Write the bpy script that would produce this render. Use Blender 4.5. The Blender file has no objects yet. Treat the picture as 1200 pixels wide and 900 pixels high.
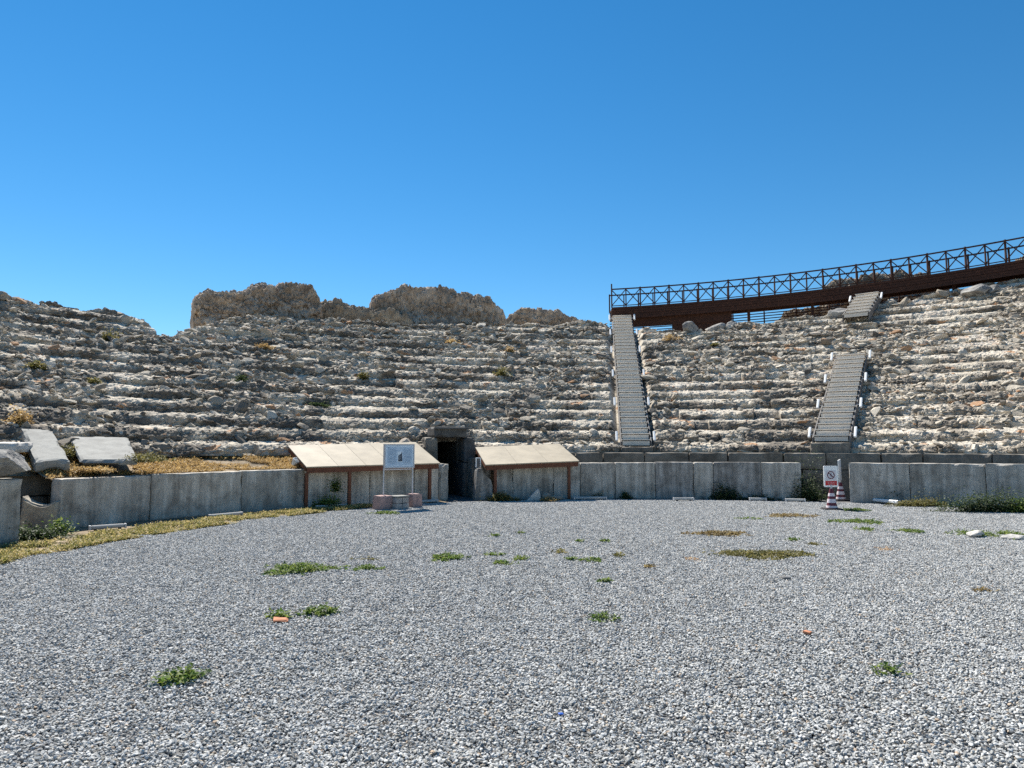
import bpy, bmesh, math, random
import numpy as np
from mathutils import Vector, Matrix, Euler

random.seed(7)
RNG = np.random.default_rng(11)
SC = bpy.context.scene
COL = SC.collection

# ------------------------------------------------------------------ camera maths
EYE, FOC = 1.7, 833.0
PITCH = math.atan(72 / FOC)
CX, CY, R0 = 3.71, 9.08, 14.0            # centre and radius of the orchestra
SUN_AZ, SUN_EL = math.radians(-30), math.radians(51)   # azimuth from +Y, + to the right


def ray(px, py):
    x = (px - 600) / FOC
    y = (450 - py) / FOC
    return np.array([x, math.cos(PITCH) - y * math.sin(PITCH), math.sin(PITCH) + y * math.cos(PITCH)])


def gp(px, py, z=0.0):
    d = ray(px, py)
    t = (z - EYE) / d[2]
    return Vector((d[0] * t, d[1] * t, z))


def at_r(px, py, r):
    """point on the vertical cylinder of radius r round the orchestra's centre"""
    d = ray(px, py)
    a = d[0] ** 2 + d[1] ** 2
    b = -2 * (d[0] * CX + d[1] * CY)
    c = CX ** 2 + CY ** 2 - r * r
    t = (-b + math.sqrt(b * b - 4 * a * c)) / (2 * a)
    return Vector((d[0] * t, d[1] * t, EYE + d[2] * t))


def at_d(px, py, depth):
    d = ray(px, py)
    t = depth / d[1]
    return Vector((d[0] * t, depth, EYE + d[2] * t))


def theta_of(p):
    return math.atan2(p[0] - CX, p[1] - CY)


def pol(t, r, z=0.0):
    return Vector((CX + r * math.sin(t), CY + r * math.cos(t), z))


# ------------------------------------------------------------------ noise (numpy)
def _h(ix, iy, iz, s):
    h = (ix.astype(np.uint32) * np.uint32(374761393)) ^ (iy.astype(np.uint32) * np.uint32(668265263)) ^ \
        (iz.astype(np.uint32) * np.uint32(2147483647)) ^ np.uint32((s * 1274126177) & 0xffffffff)
    h = (h ^ (h >> np.uint32(13))) * np.uint32(1274126177)
    h = (h ^ (h >> np.uint32(16))) * np.uint32(2246822519)
    h = h ^ (h >> np.uint32(15))
    return h


def _hf(ix, iy, iz, s):
    return (_h(ix, iy, iz, s) & np.uint32(0xffffff)).astype(np.float32) / np.float32(0xffffff)


def vnoise(P, scale=1.0, seed=0):
    Q = np.asarray(P, np.float32) / np.asarray(scale, np.float32)
    I = np.floor(Q).astype(np.int64)
    F = Q - I
    F = F * F * (3 - 2 * F)
    out = 0
    for dx in (0, 1):
        wx = F[..., 0] if dx else 1 - F[..., 0]
        for dy in (0, 1):
            wy = F[..., 1] if dy else 1 - F[..., 1]
            for dz in (0, 1):
                wz = F[..., 2] if dz else 1 - F[..., 2]
                out = out + wx * wy * wz * _hf(I[..., 0] + dx, I[..., 1] + dy, I[..., 2] + dz, seed)
    return out


def fbm(P, scale=1.0, seed=0, octv=4):
    s, a, tot = 0, 1.0, 0.0
    sc = np.asarray(scale, np.float32)
    for o in range(octv):
        s = s + a * vnoise(P, sc, seed + o * 17)
        tot += a
        a *= 0.5
        sc = sc / 2.03
    return s / tot


def worley(P, scale, seed=0):
    """nearest cell: (distance, offset from the cell point in cell units, three random numbers of the cell)"""
    Q = np.asarray(P, np.float32) / np.asarray(scale, np.float32)
    I = np.floor(Q).astype(np.int64)
    best = np.full(Q.shape[:-1], 9e9, np.float32)
    off = np.zeros(Q.shape, np.float32)
    cid = np.zeros(Q.shape, np.int64)
    for dx in (-1, 0, 1):
        for dy in (-1, 0, 1):
            for dz in (-1, 0, 1):
                c0, c1, c2 = I[..., 0] + dx, I[..., 1] + dy, I[..., 2] + dz
                o = np.stack([Q[..., 0] - c0 - _hf(c0, c1, c2, seed + 1), Q[..., 1] - c1 - _hf(c0, c1, c2, seed + 2),
                              Q[..., 2] - c2 - _hf(c0, c1, c2, seed + 3)], -1)
                d = (o * o).sum(-1)
                m = d < best
                best = np.where(m, d, best)
                off = np.where(m[..., None], o, off)
                cid = np.where(m[..., None], np.stack([c0, c1, c2], -1), cid)
    rnd = [_hf(cid[..., 0], cid[..., 1], cid[..., 2], seed + k) for k in (11, 12, 13, 14)]
    return np.sqrt(best), off, rnd


def sstep(a, b, x):
    t = np.clip((x - a) / (b - a), 0, 1)
    return t * t * (3 - 2 * t)


# ------------------------------------------------------------------ object helpers
def link(o, parent=None):
    COL.objects.link(o)
    if parent is not None:
        o.parent = parent
    return o


def tag(o, label=None, cat=None, group=None, kind=None):
    if label: o['label'] = label
    if cat: o['category'] = cat
    if group: o['group'] = group
    if kind: o['kind'] = kind
    return o


def thing(name, label, cat, loc=(0, 0, 0), rz=0.0, group=None):
    o = bpy.data.objects.new(name, None)
    o.empty_display_size = 0.2
    o.location = loc
    o.rotation_euler = (0, 0, rz)
    link(o)
    return tag(o, label, cat, group)


def mesh_np(name, V, F, mat, parent=None, tint=None, smooth=False, loc=None):
    V = np.ascontiguousarray(V, np.float32).reshape(-1, 3)
    F = np.ascontiguousarray(F, np.int32)
    k = F.shape[1]
    me = bpy.data.meshes.new(name)
    me.vertices.add(len(V))
    me.vertices.foreach_set('co', V.ravel())
    me.loops.add(F.size)
    me.loops.foreach_set('vertex_index', F.ravel())
    me.polygons.add(len(F))
    me.polygons.foreach_set('loop_start', np.arange(0, F.size, k, dtype=np.int32))
    if tint is not None:
        a = me.attributes.new('tint', 'FLOAT', 'POINT')
        a.data.foreach_set('value', np.ascontiguousarray(tint, np.float32).ravel())
    me.update(calc_edges=True)
    me.validate()
    me.polygons.foreach_set('use_smooth', np.full(len(me.polygons), smooth))
    me.materials.append(mat)
    o = bpy.data.objects.new(name, me)
    if loc is not None:
        o.location = loc
    return link(o, parent)


class MB:
    """collects boxes, bars, prisms; build() makes ONE mesh object"""
    def __init__(s):
        s.bm = bmesh.new()

    def box(s, c, d, rz=0.0, rot=None, taper=None):
        M = Matrix.Translation(Vector(c)) @ (rot.to_matrix().to_4x4() if rot is not None else Matrix.Rotation(rz, 4, 'Z'))
        vs = []
        for sx, sy, sz in ((-1, -1, -1), (1, -1, -1), (1, 1, -1), (-1, 1, -1), (-1, -1, 1), (1, -1, 1), (1, 1, 1), (-1, 1, 1)):
            k = taper if (taper and sz > 0) else 1
            vs.append(s.bm.verts.new(M @ Vector((sx * d[0] / 2 * k, sy * d[1] / 2 * k, sz * d[2] / 2))))
        for f in ((0, 3, 2, 1), (4, 5, 6, 7), (0, 1, 5, 4), (1, 2, 6, 5), (2, 3, 7, 6), (3, 0, 4, 7)):
            s.bm.faces.new([vs[i] for i in f])
        return s

    def bar(s, a, b, w, h=None):
        a, b = Vector(a), Vector(b)
        d = b - a
        q = d.to_track_quat('X', 'Z')
        return s.box((a + b) / 2, (d.length, w, h or w), rot=q)

    def tube(s, a, b, r, n=10, r2=None):
        a, b = Vector(a), Vector(b)
        d = b - a
        q = d.to_track_quat('Z', 'Y')
        lo, hi = [], []
        for i in range(n):
            t = 2 * math.pi * i / n
            v = Vector((math.cos(t), math.sin(t), 0))
            lo.append(s.bm.verts.new(a + q @ (v * r)))
            hi.append(s.bm.verts.new(b + q @ (v * (r if r2 is None else r2))))
        for i in range(n):
            j = (i + 1) % n
            s.bm.faces.new((lo[i], lo[j], hi[j], hi[i]))
        s.bm.faces.new(lo[::-1])
        s.bm.faces.new(hi)
        return s

    def prism(s, pts, off):
        """polygon pts (3D, in order) thickened by vector off"""
        off = Vector(off)
        a = [s.bm.verts.new(Vector(p)) for p in pts]
        b = [s.bm.verts.new(Vector(p) + off) for p in pts]
        n = len(a)
        s.bm.faces.new(a[::-1])
        s.bm.faces.new(b)
        for i in range(n):
            j = (i + 1) % n
            s.bm.faces.new((a[i], a[j], b[j], b[i]))
        return s

    def lathe(s, prof, n=24, c=(0, 0, 0)):
        rings = []
        for r, z in prof:
            rings.append([s.bm.verts.new((c[0] + r * math.cos(2 * math.pi * i / n), c[1] + r * math.sin(2 * math.pi * i / n), c[2] + z)) for i in range(n)])
        for a, b in zip(rings, rings[1:]):
            for i in range(n):
                j = (i + 1) % n
                s.bm.faces.new((a[i], a[j], b[j], b[i]))
        s.bm.faces.new(rings[0][::-1])
        s.bm.faces.new(rings[-1])
        return s

    def build(s, name, mat, parent=None, bevel=0.0, loc=None, smooth=False):
        bmesh.ops.recalc_face_normals(s.bm, faces=s.bm.faces)
        if bevel:
            bmesh.ops.bevel(s.bm, geom=list(s.bm.edges), offset=bevel, segments=1, affect='EDGES', clamp_overlap=True)
        me = bpy.data.meshes.new(name)
        s.bm.to_mesh(me)
        s.bm.free()
        if smooth:
            me.polygons.foreach_set('use_smooth', np.full(len(me.polygons), True))
        me.materials.append(mat)
        o = bpy.data.objects.new(name, me)
        if loc is not None:
            o.location = loc
        return link(o, parent)


def rough_block(name, dims, mat, parent=None, loc=(0, 0, 0), rot=(0, 0, 0), res=0.09, amp=0.015, chip=0.03, seed=0, shape=None):
    """a cut stone: a subdivided box, worn faces, chipped edges; origin at the centre of its base"""
    w, d, h = dims
    n = [max(2, min(40, int(round(q / res)))) for q in dims]
    faces, verts, idx = [], [], {}

    def vid(i, j, k):
        key = (i, j, k)
        if key not in idx:
            idx[key] = len(verts)
            verts.append((i / n[0] - .5, j / n[1] - .5, k / n[2]))
        return idx[key]
    for i in range(n[0]):
        for j in range(n[1]):
            faces.append((vid(i, j, 0), vid(i, j + 1, 0), vid(i + 1, j + 1, 0), vid(i + 1, j, 0)))
            faces.append((vid(i, j, n[2]), vid(i + 1, j, n[2]), vid(i + 1, j + 1, n[2]), vid(i, j + 1, n[2])))
    for i in range(n[0]):
        for k in range(n[2]):
            faces.append((vid(i, 0, k), vid(i + 1, 0, k), vid(i + 1, 0, k + 1), vid(i, 0, k + 1)))
            faces.append((vid(i, n[1], k), vid(i, n[1], k + 1), vid(i + 1, n[1], k + 1), vid(i + 1, n[1], k)))
    for j in range(n[1]):
        for k in range(n[2]):
            faces.append((vid(0, j, k), vid(0, j, k + 1), vid(0, j + 1, k + 1), vid(0, j + 1, k)))
            faces.append((vid(n[0], j, k), vid(n[0], j + 1, k), vid(n[0], j + 1, k + 1), vid(n[0], j, k + 1)))
    U = np.array(verts, np.float32)
    P = U * np.array([w, d, h], np.float32)
    if shape is not None:
        P = shape(U, P)
    Q = P + seed * 7.31
    onx = (np.abs(U[:, 0]) > .499).astype(int)
    ony = (np.abs(U[:, 1]) > .499).astype(int)
    onz = ((U[:, 2] < .001) | (U[:, 2] > .999)).astype(int)
    edge = ((onx + ony + onz) >= 2).astype(np.float32)
    cen = np.array([0, 0, h / 2], np.float32)
    dirn = np.stack([np.sign(U[:, 0]) * onx, np.sign(U[:, 1]) * ony, np.sign(U[:, 2] - .5) * onz], -1).astype(np.float32)
    ch = np.clip(fbm(Q, .25, seed + 3) - .42, 0, 1) * 3
    P = P - dirn * (edge * (.2 + ch) * chip)[:, None]
    P = P + (np.stack([fbm(Q, .22, seed + k) for k in (21, 22, 23)], -1) - .5) * 2 * amp
    o = mesh_np(name, P, np.array(faces), mat, parent)
    o.location = loc
    o.rotation_euler = rot
    return o


def rock_mesh(name, dims, mat, loc=(0, 0, 0), rz=0.0, seed=0, sub=4, parent=None, tilt=(0, 0), rough=.18):
    bm = bmesh.new()
    bmesh.ops.create_icosphere(bm, subdivisions=sub, radius=1.0)
    V = np.array([v.co[:] for v in bm.verts], np.float32)
    F = np.array([[v.index for v in f.verts] for f in bm.faces], np.int32)
    bm.free()
    r = np.random.default_rng(seed + 100)
    for _ in range(9):                        # knock flat facets off
        n = r.normal(size=3); n /= np.linalg.norm(n)
        lim = r.uniform(.55, .85)
        d = V @ n
        V = V - np.outer(np.clip(d - lim, 0, None), n).astype(np.float32)
    V = V * (1 + (fbm(V + seed * 3.7, .7, seed) - .5)[:, None] * rough * 2)
    V = V + ((np.stack([fbm(V + seed, .3, seed + k) for k in (1, 2, 3)], -1)) - .5) * rough * .5
    V = V * np.array([dims[0] / 2, dims[1] / 2, dims[2] / 2], np.float32) / .8
    V[:, 2] -= V[:, 2].min() + dims[2] * .08
    o = mesh_np(name, V, F, mat, parent)
    o.location = loc
    o.rotation_euler = (tilt[0], tilt[1], rz)
    return o


# ------------------------------------------------------------------ materials
def newmat(name, rough=.9):
    m = bpy.data.materials.new(name)
    m.use_nodes = True
    nt = m.node_tree
    b = nt.nodes['Principled BSDF']
    b.inputs['Roughness'].default_value = rough
    b.inputs['Specular IOR Level'].default_value = .25
    return m, nt, b


def N(nt, typ, **kw):
    n = nt.nodes.new(typ)
    for k, v in kw.items():
        if k.startswith('i_'):
            n.inputs[k[2:].replace('_', ' ')].default_value = v
        else:
            setattr(n, k, v)
    return n


def ramp(nt, fac, stops):
    r = N(nt, 'ShaderNodeValToRGB')
    cr = r.color_ramp
    while len(cr.elements) > 1:
        cr.elements.remove(cr.elements[0])
    cr.elements[0].position = stops[0][0]
    cr.elements[0].color = (*stops[0][1], 1)
    for p, c in stops[1:]:
        e = cr.elements.new(p)
        e.color = (*c, 1)
    nt.links.new(fac, r.inputs['Fac'])
    return r.outputs['Color']


def mix(nt, fac, a, b, mode='MIX'):
    m = N(nt, 'ShaderNodeMix', data_type='RGBA', blend_type=mode)
    for sock, v in ((m.inputs[0], fac), (m.inputs[6], a), (m.inputs[7], b)):
        if isinstance(v, (int, float)):
            sock.default_value = v
        elif isinstance(v, tuple):
            sock.default_value = (*v, 1)
        else:
            nt.links.new(v, sock)
    return m.outputs[2]


def noise(nt, scale, detail=4, rough=.6, stretch=None, coord='Object', dist=0.0):
    tc = N(nt, 'ShaderNodeTexCoord')
    vec = tc.outputs[coord]
    if coord == 'Object':                  # every object its own stretch of the pattern
        oi = N(nt, 'ShaderNodeObjectInfo')
        sc_ = N(nt, 'ShaderNodeVectorMath', operation='SCALE')
        sc_.inputs[0].default_value = (31.7, 17.3, 23.9)
        nt.links.new(oi.outputs['Random'], sc_.inputs['Scale'])
        ad_ = N(nt, 'ShaderNodeVectorMath', operation='ADD')
        nt.links.new(vec, ad_.inputs[0]); nt.links.new(sc_.outputs[0], ad_.inputs[1])
        vec = ad_.outputs[0]
    if stretch:
        mp = N(nt, 'ShaderNodeMapping')
        mp.inputs['Scale'].default_value = stretch
        nt.links.new(vec, mp.inputs['Vector'])
        vec = mp.outputs['Vector']
    n = N(nt, 'ShaderNodeTexNoise')
    n.inputs['Scale'].default_value = scale
    n.inputs['Detail'].default_value = detail
    n.inputs['Roughness'].default_value = rough
    n.inputs['Distortion'].default_value = dist
    nt.links.new(vec, n.inputs['Vector'])
    return n.outputs['Fac']


def attr(nt, name='tint', inst=False):
    a = N(nt, 'ShaderNodeAttribute', attribute_name=name, attribute_type='INSTANCER' if inst else 'GEOMETRY')
    return a.outputs['Fac']


def bump(nt, b, fac, strength=.5, dist=.02):
    n = N(nt, 'ShaderNodeBump')
    n.inputs['Strength'].default_value = strength
    n.inputs['Distance'].default_value = dist
    nt.links.new(fac, n.inputs['Height'])
    nt.links.new(n.outputs['Normal'], b.inputs['Normal'])


def m_stone(name, inst=False, tint=True, stops=None, bumps=.7):
    m, nt, b = newmat(name, .95)
    stops = stops or [(0, (.10, .092, .082)), (.25, (.20, .185, .16)), (.5, (.34, .31, .265)), (.8, (.46, .425, .36)), (1, (.40, .30, .20))]
    f1 = noise(nt, 2.2, 5, .65, coord='Object')
    f2 = noise(nt, 23, 4, .7, coord='Object')
    if tint:
        t = attr(nt, 'tint', inst)
        base = ramp(nt, t, stops)
    else:
        base = ramp(nt, f1, [(.2, stops[0][1]), (.42, stops[1][1]), (.55, stops[2][1]), (.75, stops[3][1])])
    c = mix(nt, .55, base, ramp(nt, f2, [(.3, (.45, .44, .42)), (.52, (.95, .95, .95)), (.75, (1.25, 1.22, 1.15))]), 'MULTIPLY')
    c = mix(nt, .35, c, ramp(nt, f1, [(.3, (.5, .5, .52)), (.6, (1.1, 1.07, 1.0))]), 'MULTIPLY')
    nt.links.new(c, b.inputs['Base Color'])
    bump(nt, b, f2, bumps, .03)
    return m


def m_marble(name, lo, mid, hi, streak=1.0):
    m, nt, b = newmat(name, .85)
    f = noise(nt, 1.0, 6, .68, stretch=(5.5, 5.5, .45), coord='Object')
    g = noise(nt, 3.1, 6, .65, coord='Object')
    fine = noise(nt, 40, 3, .7, coord='Object')
    c = ramp(nt, f, [(.36, lo), (.5, mid), (.62, hi)])
    c2 = ramp(nt, g, [(.3, lo), (.55, mid), (.75, hi)])
    c = mix(nt, 1 - .6 * streak, c, c2)
    spots = ramp(nt, g, [(.60, (1, 1, 1)), (.70, (.45, .44, .42))])
    c = mix(nt, .7, c, spots, 'MULTIPLY')
    c = mix(nt, .5, c, ramp(nt, fine, [(.3, (.7, .7, .7)), (.7, (1.15, 1.15, 1.15))]), 'MULTIPLY')
    blot = noise(nt, 1.3, 6, .72, coord='Object', dist=.6)
    c = mix(nt, .8 if streak > .3 else .3, c, ramp(nt, blot, [(.36, (.50, .48, .46)), (.50, (.95, .94, .92)), (.66, (1.12, 1.12, 1.12))]), 'MULTIPLY')
    nt.links.new(c, b.inputs['Base Color'])
    bump(nt, b, fine, .35, .01)
    return m


def m_plain(name, col, rough=.7, var=.25, scale=9, metal=0.0, stretch=None):
    m, nt, b = newmat(name, rough)
    f = noise(nt, scale, 4, .65, stretch=stretch)
    c = ramp(nt, f, [(.25, tuple(x * (1 - var) for x in col)), (.75, tuple(min(1, x * (1 + var)) for x in col))])
    nt.links.new(c, b.inputs['Base Color'])
    b.inputs['Metallic'].default_value = metal
    return m


def m_leaf(name, stops):
    m, nt, b = newmat(name, .6)
    nt.links.new(ramp(nt, attr(nt), stops), b.inputs['Base Color'])
    b.inputs['Specular IOR Level'].default_value = .3
    # thin leaves let some sun through
    tr = N(nt, 'ShaderNodeBsdfTranslucent')
    nt.links.new(ramp(nt, attr(nt), [(p, tuple(x * 1.5 for x in c)) for p, c in stops]), tr.inputs['Color'])
    mx = N(nt, 'ShaderNodeMixShader')
    mx.inputs[0].default_value = .3
    nt.links.new(b.outputs[0], mx.inputs[1])
    nt.links.new(tr.outputs[0], mx.inputs[2])
    nt.links.new(mx.outputs[0], nt.nodes['Material Output'].inputs['Surface'])
    return m


GREY = [(0, (.115, .102, .087)), (.25, (.215, .187, .153)), (.5, (.405, .355, .285)), (.75, (.58, .52, .425)), (.93, (.66, .605, .515)), (1, (.46, .28, .165))]
M = {}
M['seat'] = m_stone('weathered_limestone', stops=GREY)
M['rubble'] = m_stone('rubble_stone', inst=True, stops=GREY)
M['mass'] = m_stone('rubble_core', stops=[(0, (.18, .145, .115)), (.35, (.36, .285, .22)), (.7, (.54, .45, .36)), (1, (.68, .60, .50))])
M['pale_mass'] = m_stone('pale_rubble_core', stops=[(0, (.16, .13, .10)), (.4, (.31, .255, .195)), (.8, (.46, .39, .30)), (1, (.50, .42, .32))])
M['boulder'] = m_stone('boulder_stone', tint=False, stops=[(0, (.12, .12, .12)), (0, (.22, .215, .21)), (0, (.32, .31, .29)), (0, (.42, .41, .38))])
M['block'] = m_stone('block_stone', tint=False, stops=[(0, (.17, .155, .13)), (0, (.28, .25, .21)), (0, (.38, .345, .285)), (0, (.48, .44, .37))])
M['white_stone'] = m_stone('white_marble_stone', tint=False, stops=[(0, (.38, .36, .33)), (0, (.5, .48, .45)), (0, (.6, .58, .54)), (0, (.68, .66, .62))])
M['slab'] = m_marble('grey_marble', (.22, .20, .175), (.42, .395, .35), (.64, .60, .54))
M['slab_warm'] = m_marble('warm_grey_marble', (.28, .25, .215), (.50, .46, .40), (.72, .67, .59))
M['slab_stain'] = m_marble('stained_marble', (.10, .094, .085), (.30, .285, .265), (.54, .52, .49), .8)
M['podium'] = m_marble('podium_stone', (.12, .11, .092), (.21, .19, .16), (.32, .29, .245), .35)
M['flat_slab'] = m_marble('pale_slab', (.21, .21, .195), (.29, .29, .27), (.37, .37, .34), .2)
M['soil'] = m_stone('soil', tint=False, stops=[(0, (.13, .10, .065)), (0, (.20, .155, .10)), (0, (.28, .22, .15)), (0, (.36, .29, .20))])
M['roof'] = m_plain('cream_roof_sheet', (.33, .285, .21), .6, .2, 2.2)
M['dark_stone'] = m_marble('dark_lintel_stone', (.07, .068, .066), (.12, .117, .11), (.20, .195, .185), .4)
M['brown'] = m_plain('brown_paint', (.135, .050, .026), .6, .3, 12)
M['rust'] = m_plain('dark_rust_steel', (.056, .024, .015), .75, .45, 6)
M['deck_wood'] = m_plain('grey_deck_board', (.68, .62, .535), .85, .25, 5, stretch=(1, 12, 12))
M['deck_side'] = m_plain('grey_stringer', (.17, .16, .15), .8, .25, 5)
M['white'] = m_plain('white_plastic', (.82, .82, .80), .45, .05, 5)
M['shaded_white'] = m_plain('shaded_white_plastic', (.40, .40, .385), .6, .2, 8)  # shade painted in: greyer copy of the white for bars lying in shadow
M['alu'] = m_plain('aluminium', (.50, .51, .53), .4, .1, 5, metal=.3)
M['board'] = m_plain('board_blue_grey', (.42, .54, .66), .55, .08, 4)
M['board_pale'] = m_plain('board_pale', (.60, .70, .78), .55, .05, 4)
M['ink'] = m_plain('ink', (.05, .07, .10), .6, .4, 30)
M['ink_pale'] = m_plain('pale_ink', (.22, .31, .42), .6, .1, 30)
M['ink_mid'] = m_plain('photo_grey', (.20, .22, .24), .6, .5, 30)
M['pink'] = m_plain('pinkish_concrete', (.36, .25, .23), .9, .2, 10)
M['conc'] = m_plain('grey_concrete', (.36, .34, .32), .9, .22, 10)
M['black'] = m_plain('black_rubber', (.022, .020, .022), .8, .3, 10)
M['cone_dark'] = m_plain('cone_faded_red', (.13, .030, .045), .6, .25, 14)
M['cone_white'] = m_plain('cone_dirty_white', (.68, .60, .62), .5, .12, 14)
M['red'] = m_plain('sign_red', (.52, .03, .03), .5, .1, 10)
M['sign_grey'] = m_plain('sign_pale_grey', (.60, .58, .60), .5, .06, 8)
M['green'] = m_leaf('green_leaves', [(0, (.040, .080, .014)), (.5, (.10, .165, .03)), (1, (.21, .25, .055))])
M['dark_green'] = m_leaf('dark_leaves', [(0, (.018, .035, .012)), (.5, (.04, .065, .022)), (1, (.09, .115, .045))])
M['olive'] = m_leaf('olive_leaves', [(0, (.075, .070, .020)), (.5, (.14, .135, .04)), (1, (.24, .20, .075))])
M['dry'] = m_leaf('dry_grass', [(0, (.22, .145, .055)), (.5, (.40, .27, .11)), (1, (.56, .42, .20))])
M['dry_mat'] = m_leaf('dry_mat', [(0, (.11, .075, .03)), (.5, (.21, .155, .065)), (1, (.33, .26, .12))])
M['strip'] = m_leaf('strip_grass', [(0, (.13, .145, .04)), (.4, (.26, .235, .075)), (.75, (.41, .33, .14)), (1, (.55, .45, .25))])
M['tile'] = m_plain('terracotta', (.46, .20, .11), .85, .2, 20)
M['blue'] = m_plain('blue_plastic', (.04, .13, .50), .4, .1, 20)
M['orange_dust'] = m_plain('orange_dust', (.48, .27, .13), .95, .3, 20)


def m_gravel():
    m, nt, b = newmat('gravel_stone', .85)
    t = attr(nt)
    c = ramp(nt, t, [(0, (.10, .105, .105)), (.2, (.28, .283, .275)), (.6, (.43, .432, .42)), (.9, (.55, .548, .53)), (.955, (.40, .37, .31)), (.975, (.38, .29, .21)), (1, (.55, .54, .51))])
    f = noise(nt, 1.0, 3, .5, coord='Object')
    big = noise(nt, .16, 3, .5, coord='Object')
    c = mix(nt, .5, c, ramp(nt, big, [(.35, (.95, .95, .94)), (.65, (1.18, 1.18, 1.17))]), 'MULTIPLY')
    nt.links.new(c, b.inputs['Base Color'])
    return m


def m_ground():
    m, nt, b = newmat('gravel_bed', .95)
    f = noise(nt, 60, 3, .7)
    g = noise(nt, .5, 4, .6)
    c = ramp(nt, f, [(.3, (.09, .09, .09)), (.6, (.17, .17, .17)), (.8, (.26, .26, .25))])
    c = mix(nt, .4, c, ramp(nt, g, [(.3, (.75, .74, .72)), (.7, (1.15, 1.14, 1.12))]), 'MULTIPLY')
    nt.links.new(c, b.inputs['Base Color'])
    bump(nt, b, f, .6, .02)
    return m


M['gravel'] = m_gravel()
M['gravel_bed'] = m_ground()

# ------------------------------------------------------------------ geometry-node scatters
def GN(ng, typ, **kw):
    n = ng.nodes.new(typ)
    for k, v in kw.items():
        setattr(n, k, v)
    return n


def gn_stone(ng, seed, amp, sub=2, rad=1.0, flat=(1, 1, 1), mat=None):
    """one angular stone as an instance"""
    L = ng.links.new
    ico = GN(ng, 'GeometryNodeMeshIcoSphere')
    ico.inputs['Radius'].default_value = 1.0
    ico.inputs['Subdivisions'].default_value = sub
    pos = GN(ng, 'GeometryNodeInputPosition')
    tn = GN(ng, 'ShaderNodeTexNoise', noise_dimensions='4D')
    tn.inputs['W'].default_value = seed * 5.13
    tn.inputs['Scale'].default_value = 1.15
    tn.inputs['Detail'].default_value = 1.0
    L(pos.outputs[0], tn.inputs['Vector'])
    sub_ = GN(ng, 'ShaderNodeVectorMath', operation='SUBTRACT')
    sub_.inputs[1].default_value = (.5, .5, .5)
    L(tn.outputs['Color'], sub_.inputs[0])
    sc = GN(ng, 'ShaderNodeVectorMath', operation='SCALE')
    sc.inputs['Scale'].default_value = amp
    L(sub_.outputs[0], sc.inputs[0])
    ad = GN(ng, 'ShaderNodeVectorMath', operation='ADD')
    L(pos.outputs[0], ad.inputs[0]); L(sc.outputs[0], ad.inputs[1])
    # flatten some sides so that it reads as broken stone
    r = random.Random(seed)
    last = ad.outputs[0]
    for k in range(7):
        v = Vector((r.gauss(0, 1), r.gauss(0, 1), r.gauss(0, 1))).normalized()
        lim = r.uniform(.34, .72)
        dt = GN(ng, 'ShaderNodeVectorMath', operation='DOT_PRODUCT')
        dt.inputs[1].default_value = v
        L(last, dt.inputs[0])
        m1 = GN(ng, 'ShaderNodeMath', operation='SUBTRACT')
        m1.inputs[1].default_value = lim
        L(dt.outputs['Value'], m1.inputs[0])
        m2 = GN(ng, 'ShaderNodeMath', operation='MAXIMUM')
        m2.inputs[1].default_value = 0
        L(m1.outputs[0], m2.inputs[0])
        s2 = GN(ng, 'ShaderNodeVectorMath', operation='SCALE')
        s2.inputs[0].default_value = v
        L(m2.outputs[0], s2.inputs['Scale'])
        s3 = GN(ng, 'ShaderNodeVectorMath', operation='SUBTRACT')
        L(last, s3.inputs[0]); L(s2.outputs[0], s3.inputs[1])
        last = s3.outputs[0]
    ml = GN(ng, 'ShaderNodeVectorMath', operation='MULTIPLY')
    ml.inputs[1].default_value = tuple(rad * q for q in flat)
    L(last, ml.inputs[0])
    sp = GN(ng, 'GeometryNodeSetPosition')
    L(ico.outputs['Mesh'], sp.inputs['Geometry']); L(ml.outputs[0], sp.inputs['Position'])
    ss = GN(ng, 'GeometryNodeSetShadeSmooth')
    ss.inputs['Shade Smooth'].default_value = False
    L(sp.outputs[0], ss.inputs['Geometry'])
    out = ss.outputs[0]
    if mat:
        sm = GN(ng, 'GeometryNodeSetMaterial')
        sm.inputs['Material'].default_value = mat
        L(out, sm.inputs['Geometry'])
        out = sm.outputs[0]
    gi = GN(ng, 'GeometryNodeGeometryToInstance')
    L(out, gi.inputs[0])
    return gi.outputs[0]


def new_tree(name):
    ng = bpy.data.node_groups.new(name, 'GeometryNodeTree')
    ng.interface.new_socket('Geometry', in_out='INPUT', socket_type='NodeSocketGeometry')
    ng.interface.new_socket('Geometry', in_out='OUTPUT', socket_type='NodeSocketGeometry')
    return ng, ng.nodes.new('NodeGroupInput'), ng.nodes.new('NodeGroupOutput')


def named(ng, name, typ):
    n = GN(ng, 'GeometryNodeInputNamedAttribute', data_type=typ)
    n.inputs['Name'].default_value = name
    return n.outputs['Attribute']


def point_object(name, P, rot, scale, idx, tint, mat):
    me = bpy.data.meshes.new(name)
    me.vertices.add(len(P))
    me.vertices.foreach_set('co', np.ascontiguousarray(P, np.float32).ravel())
    for nm, typ, dat, key in (('rot', 'FLOAT_VECTOR', rot, 'vector'), ('scl', 'FLOAT_VECTOR', scale, 'vector'),
                              ('idx', 'INT', idx, 'value'), ('tint', 'FLOAT', tint, 'value')):
        a = me.attributes.new(nm, typ, 'POINT')
        a.data.foreach_set(key, np.ascontiguousarray(dat, np.int32 if typ == 'INT' else np.float32).ravel())
    me.materials.append(mat)
    o = bpy.data.objects.new(name, me)
    return link(o)


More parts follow.
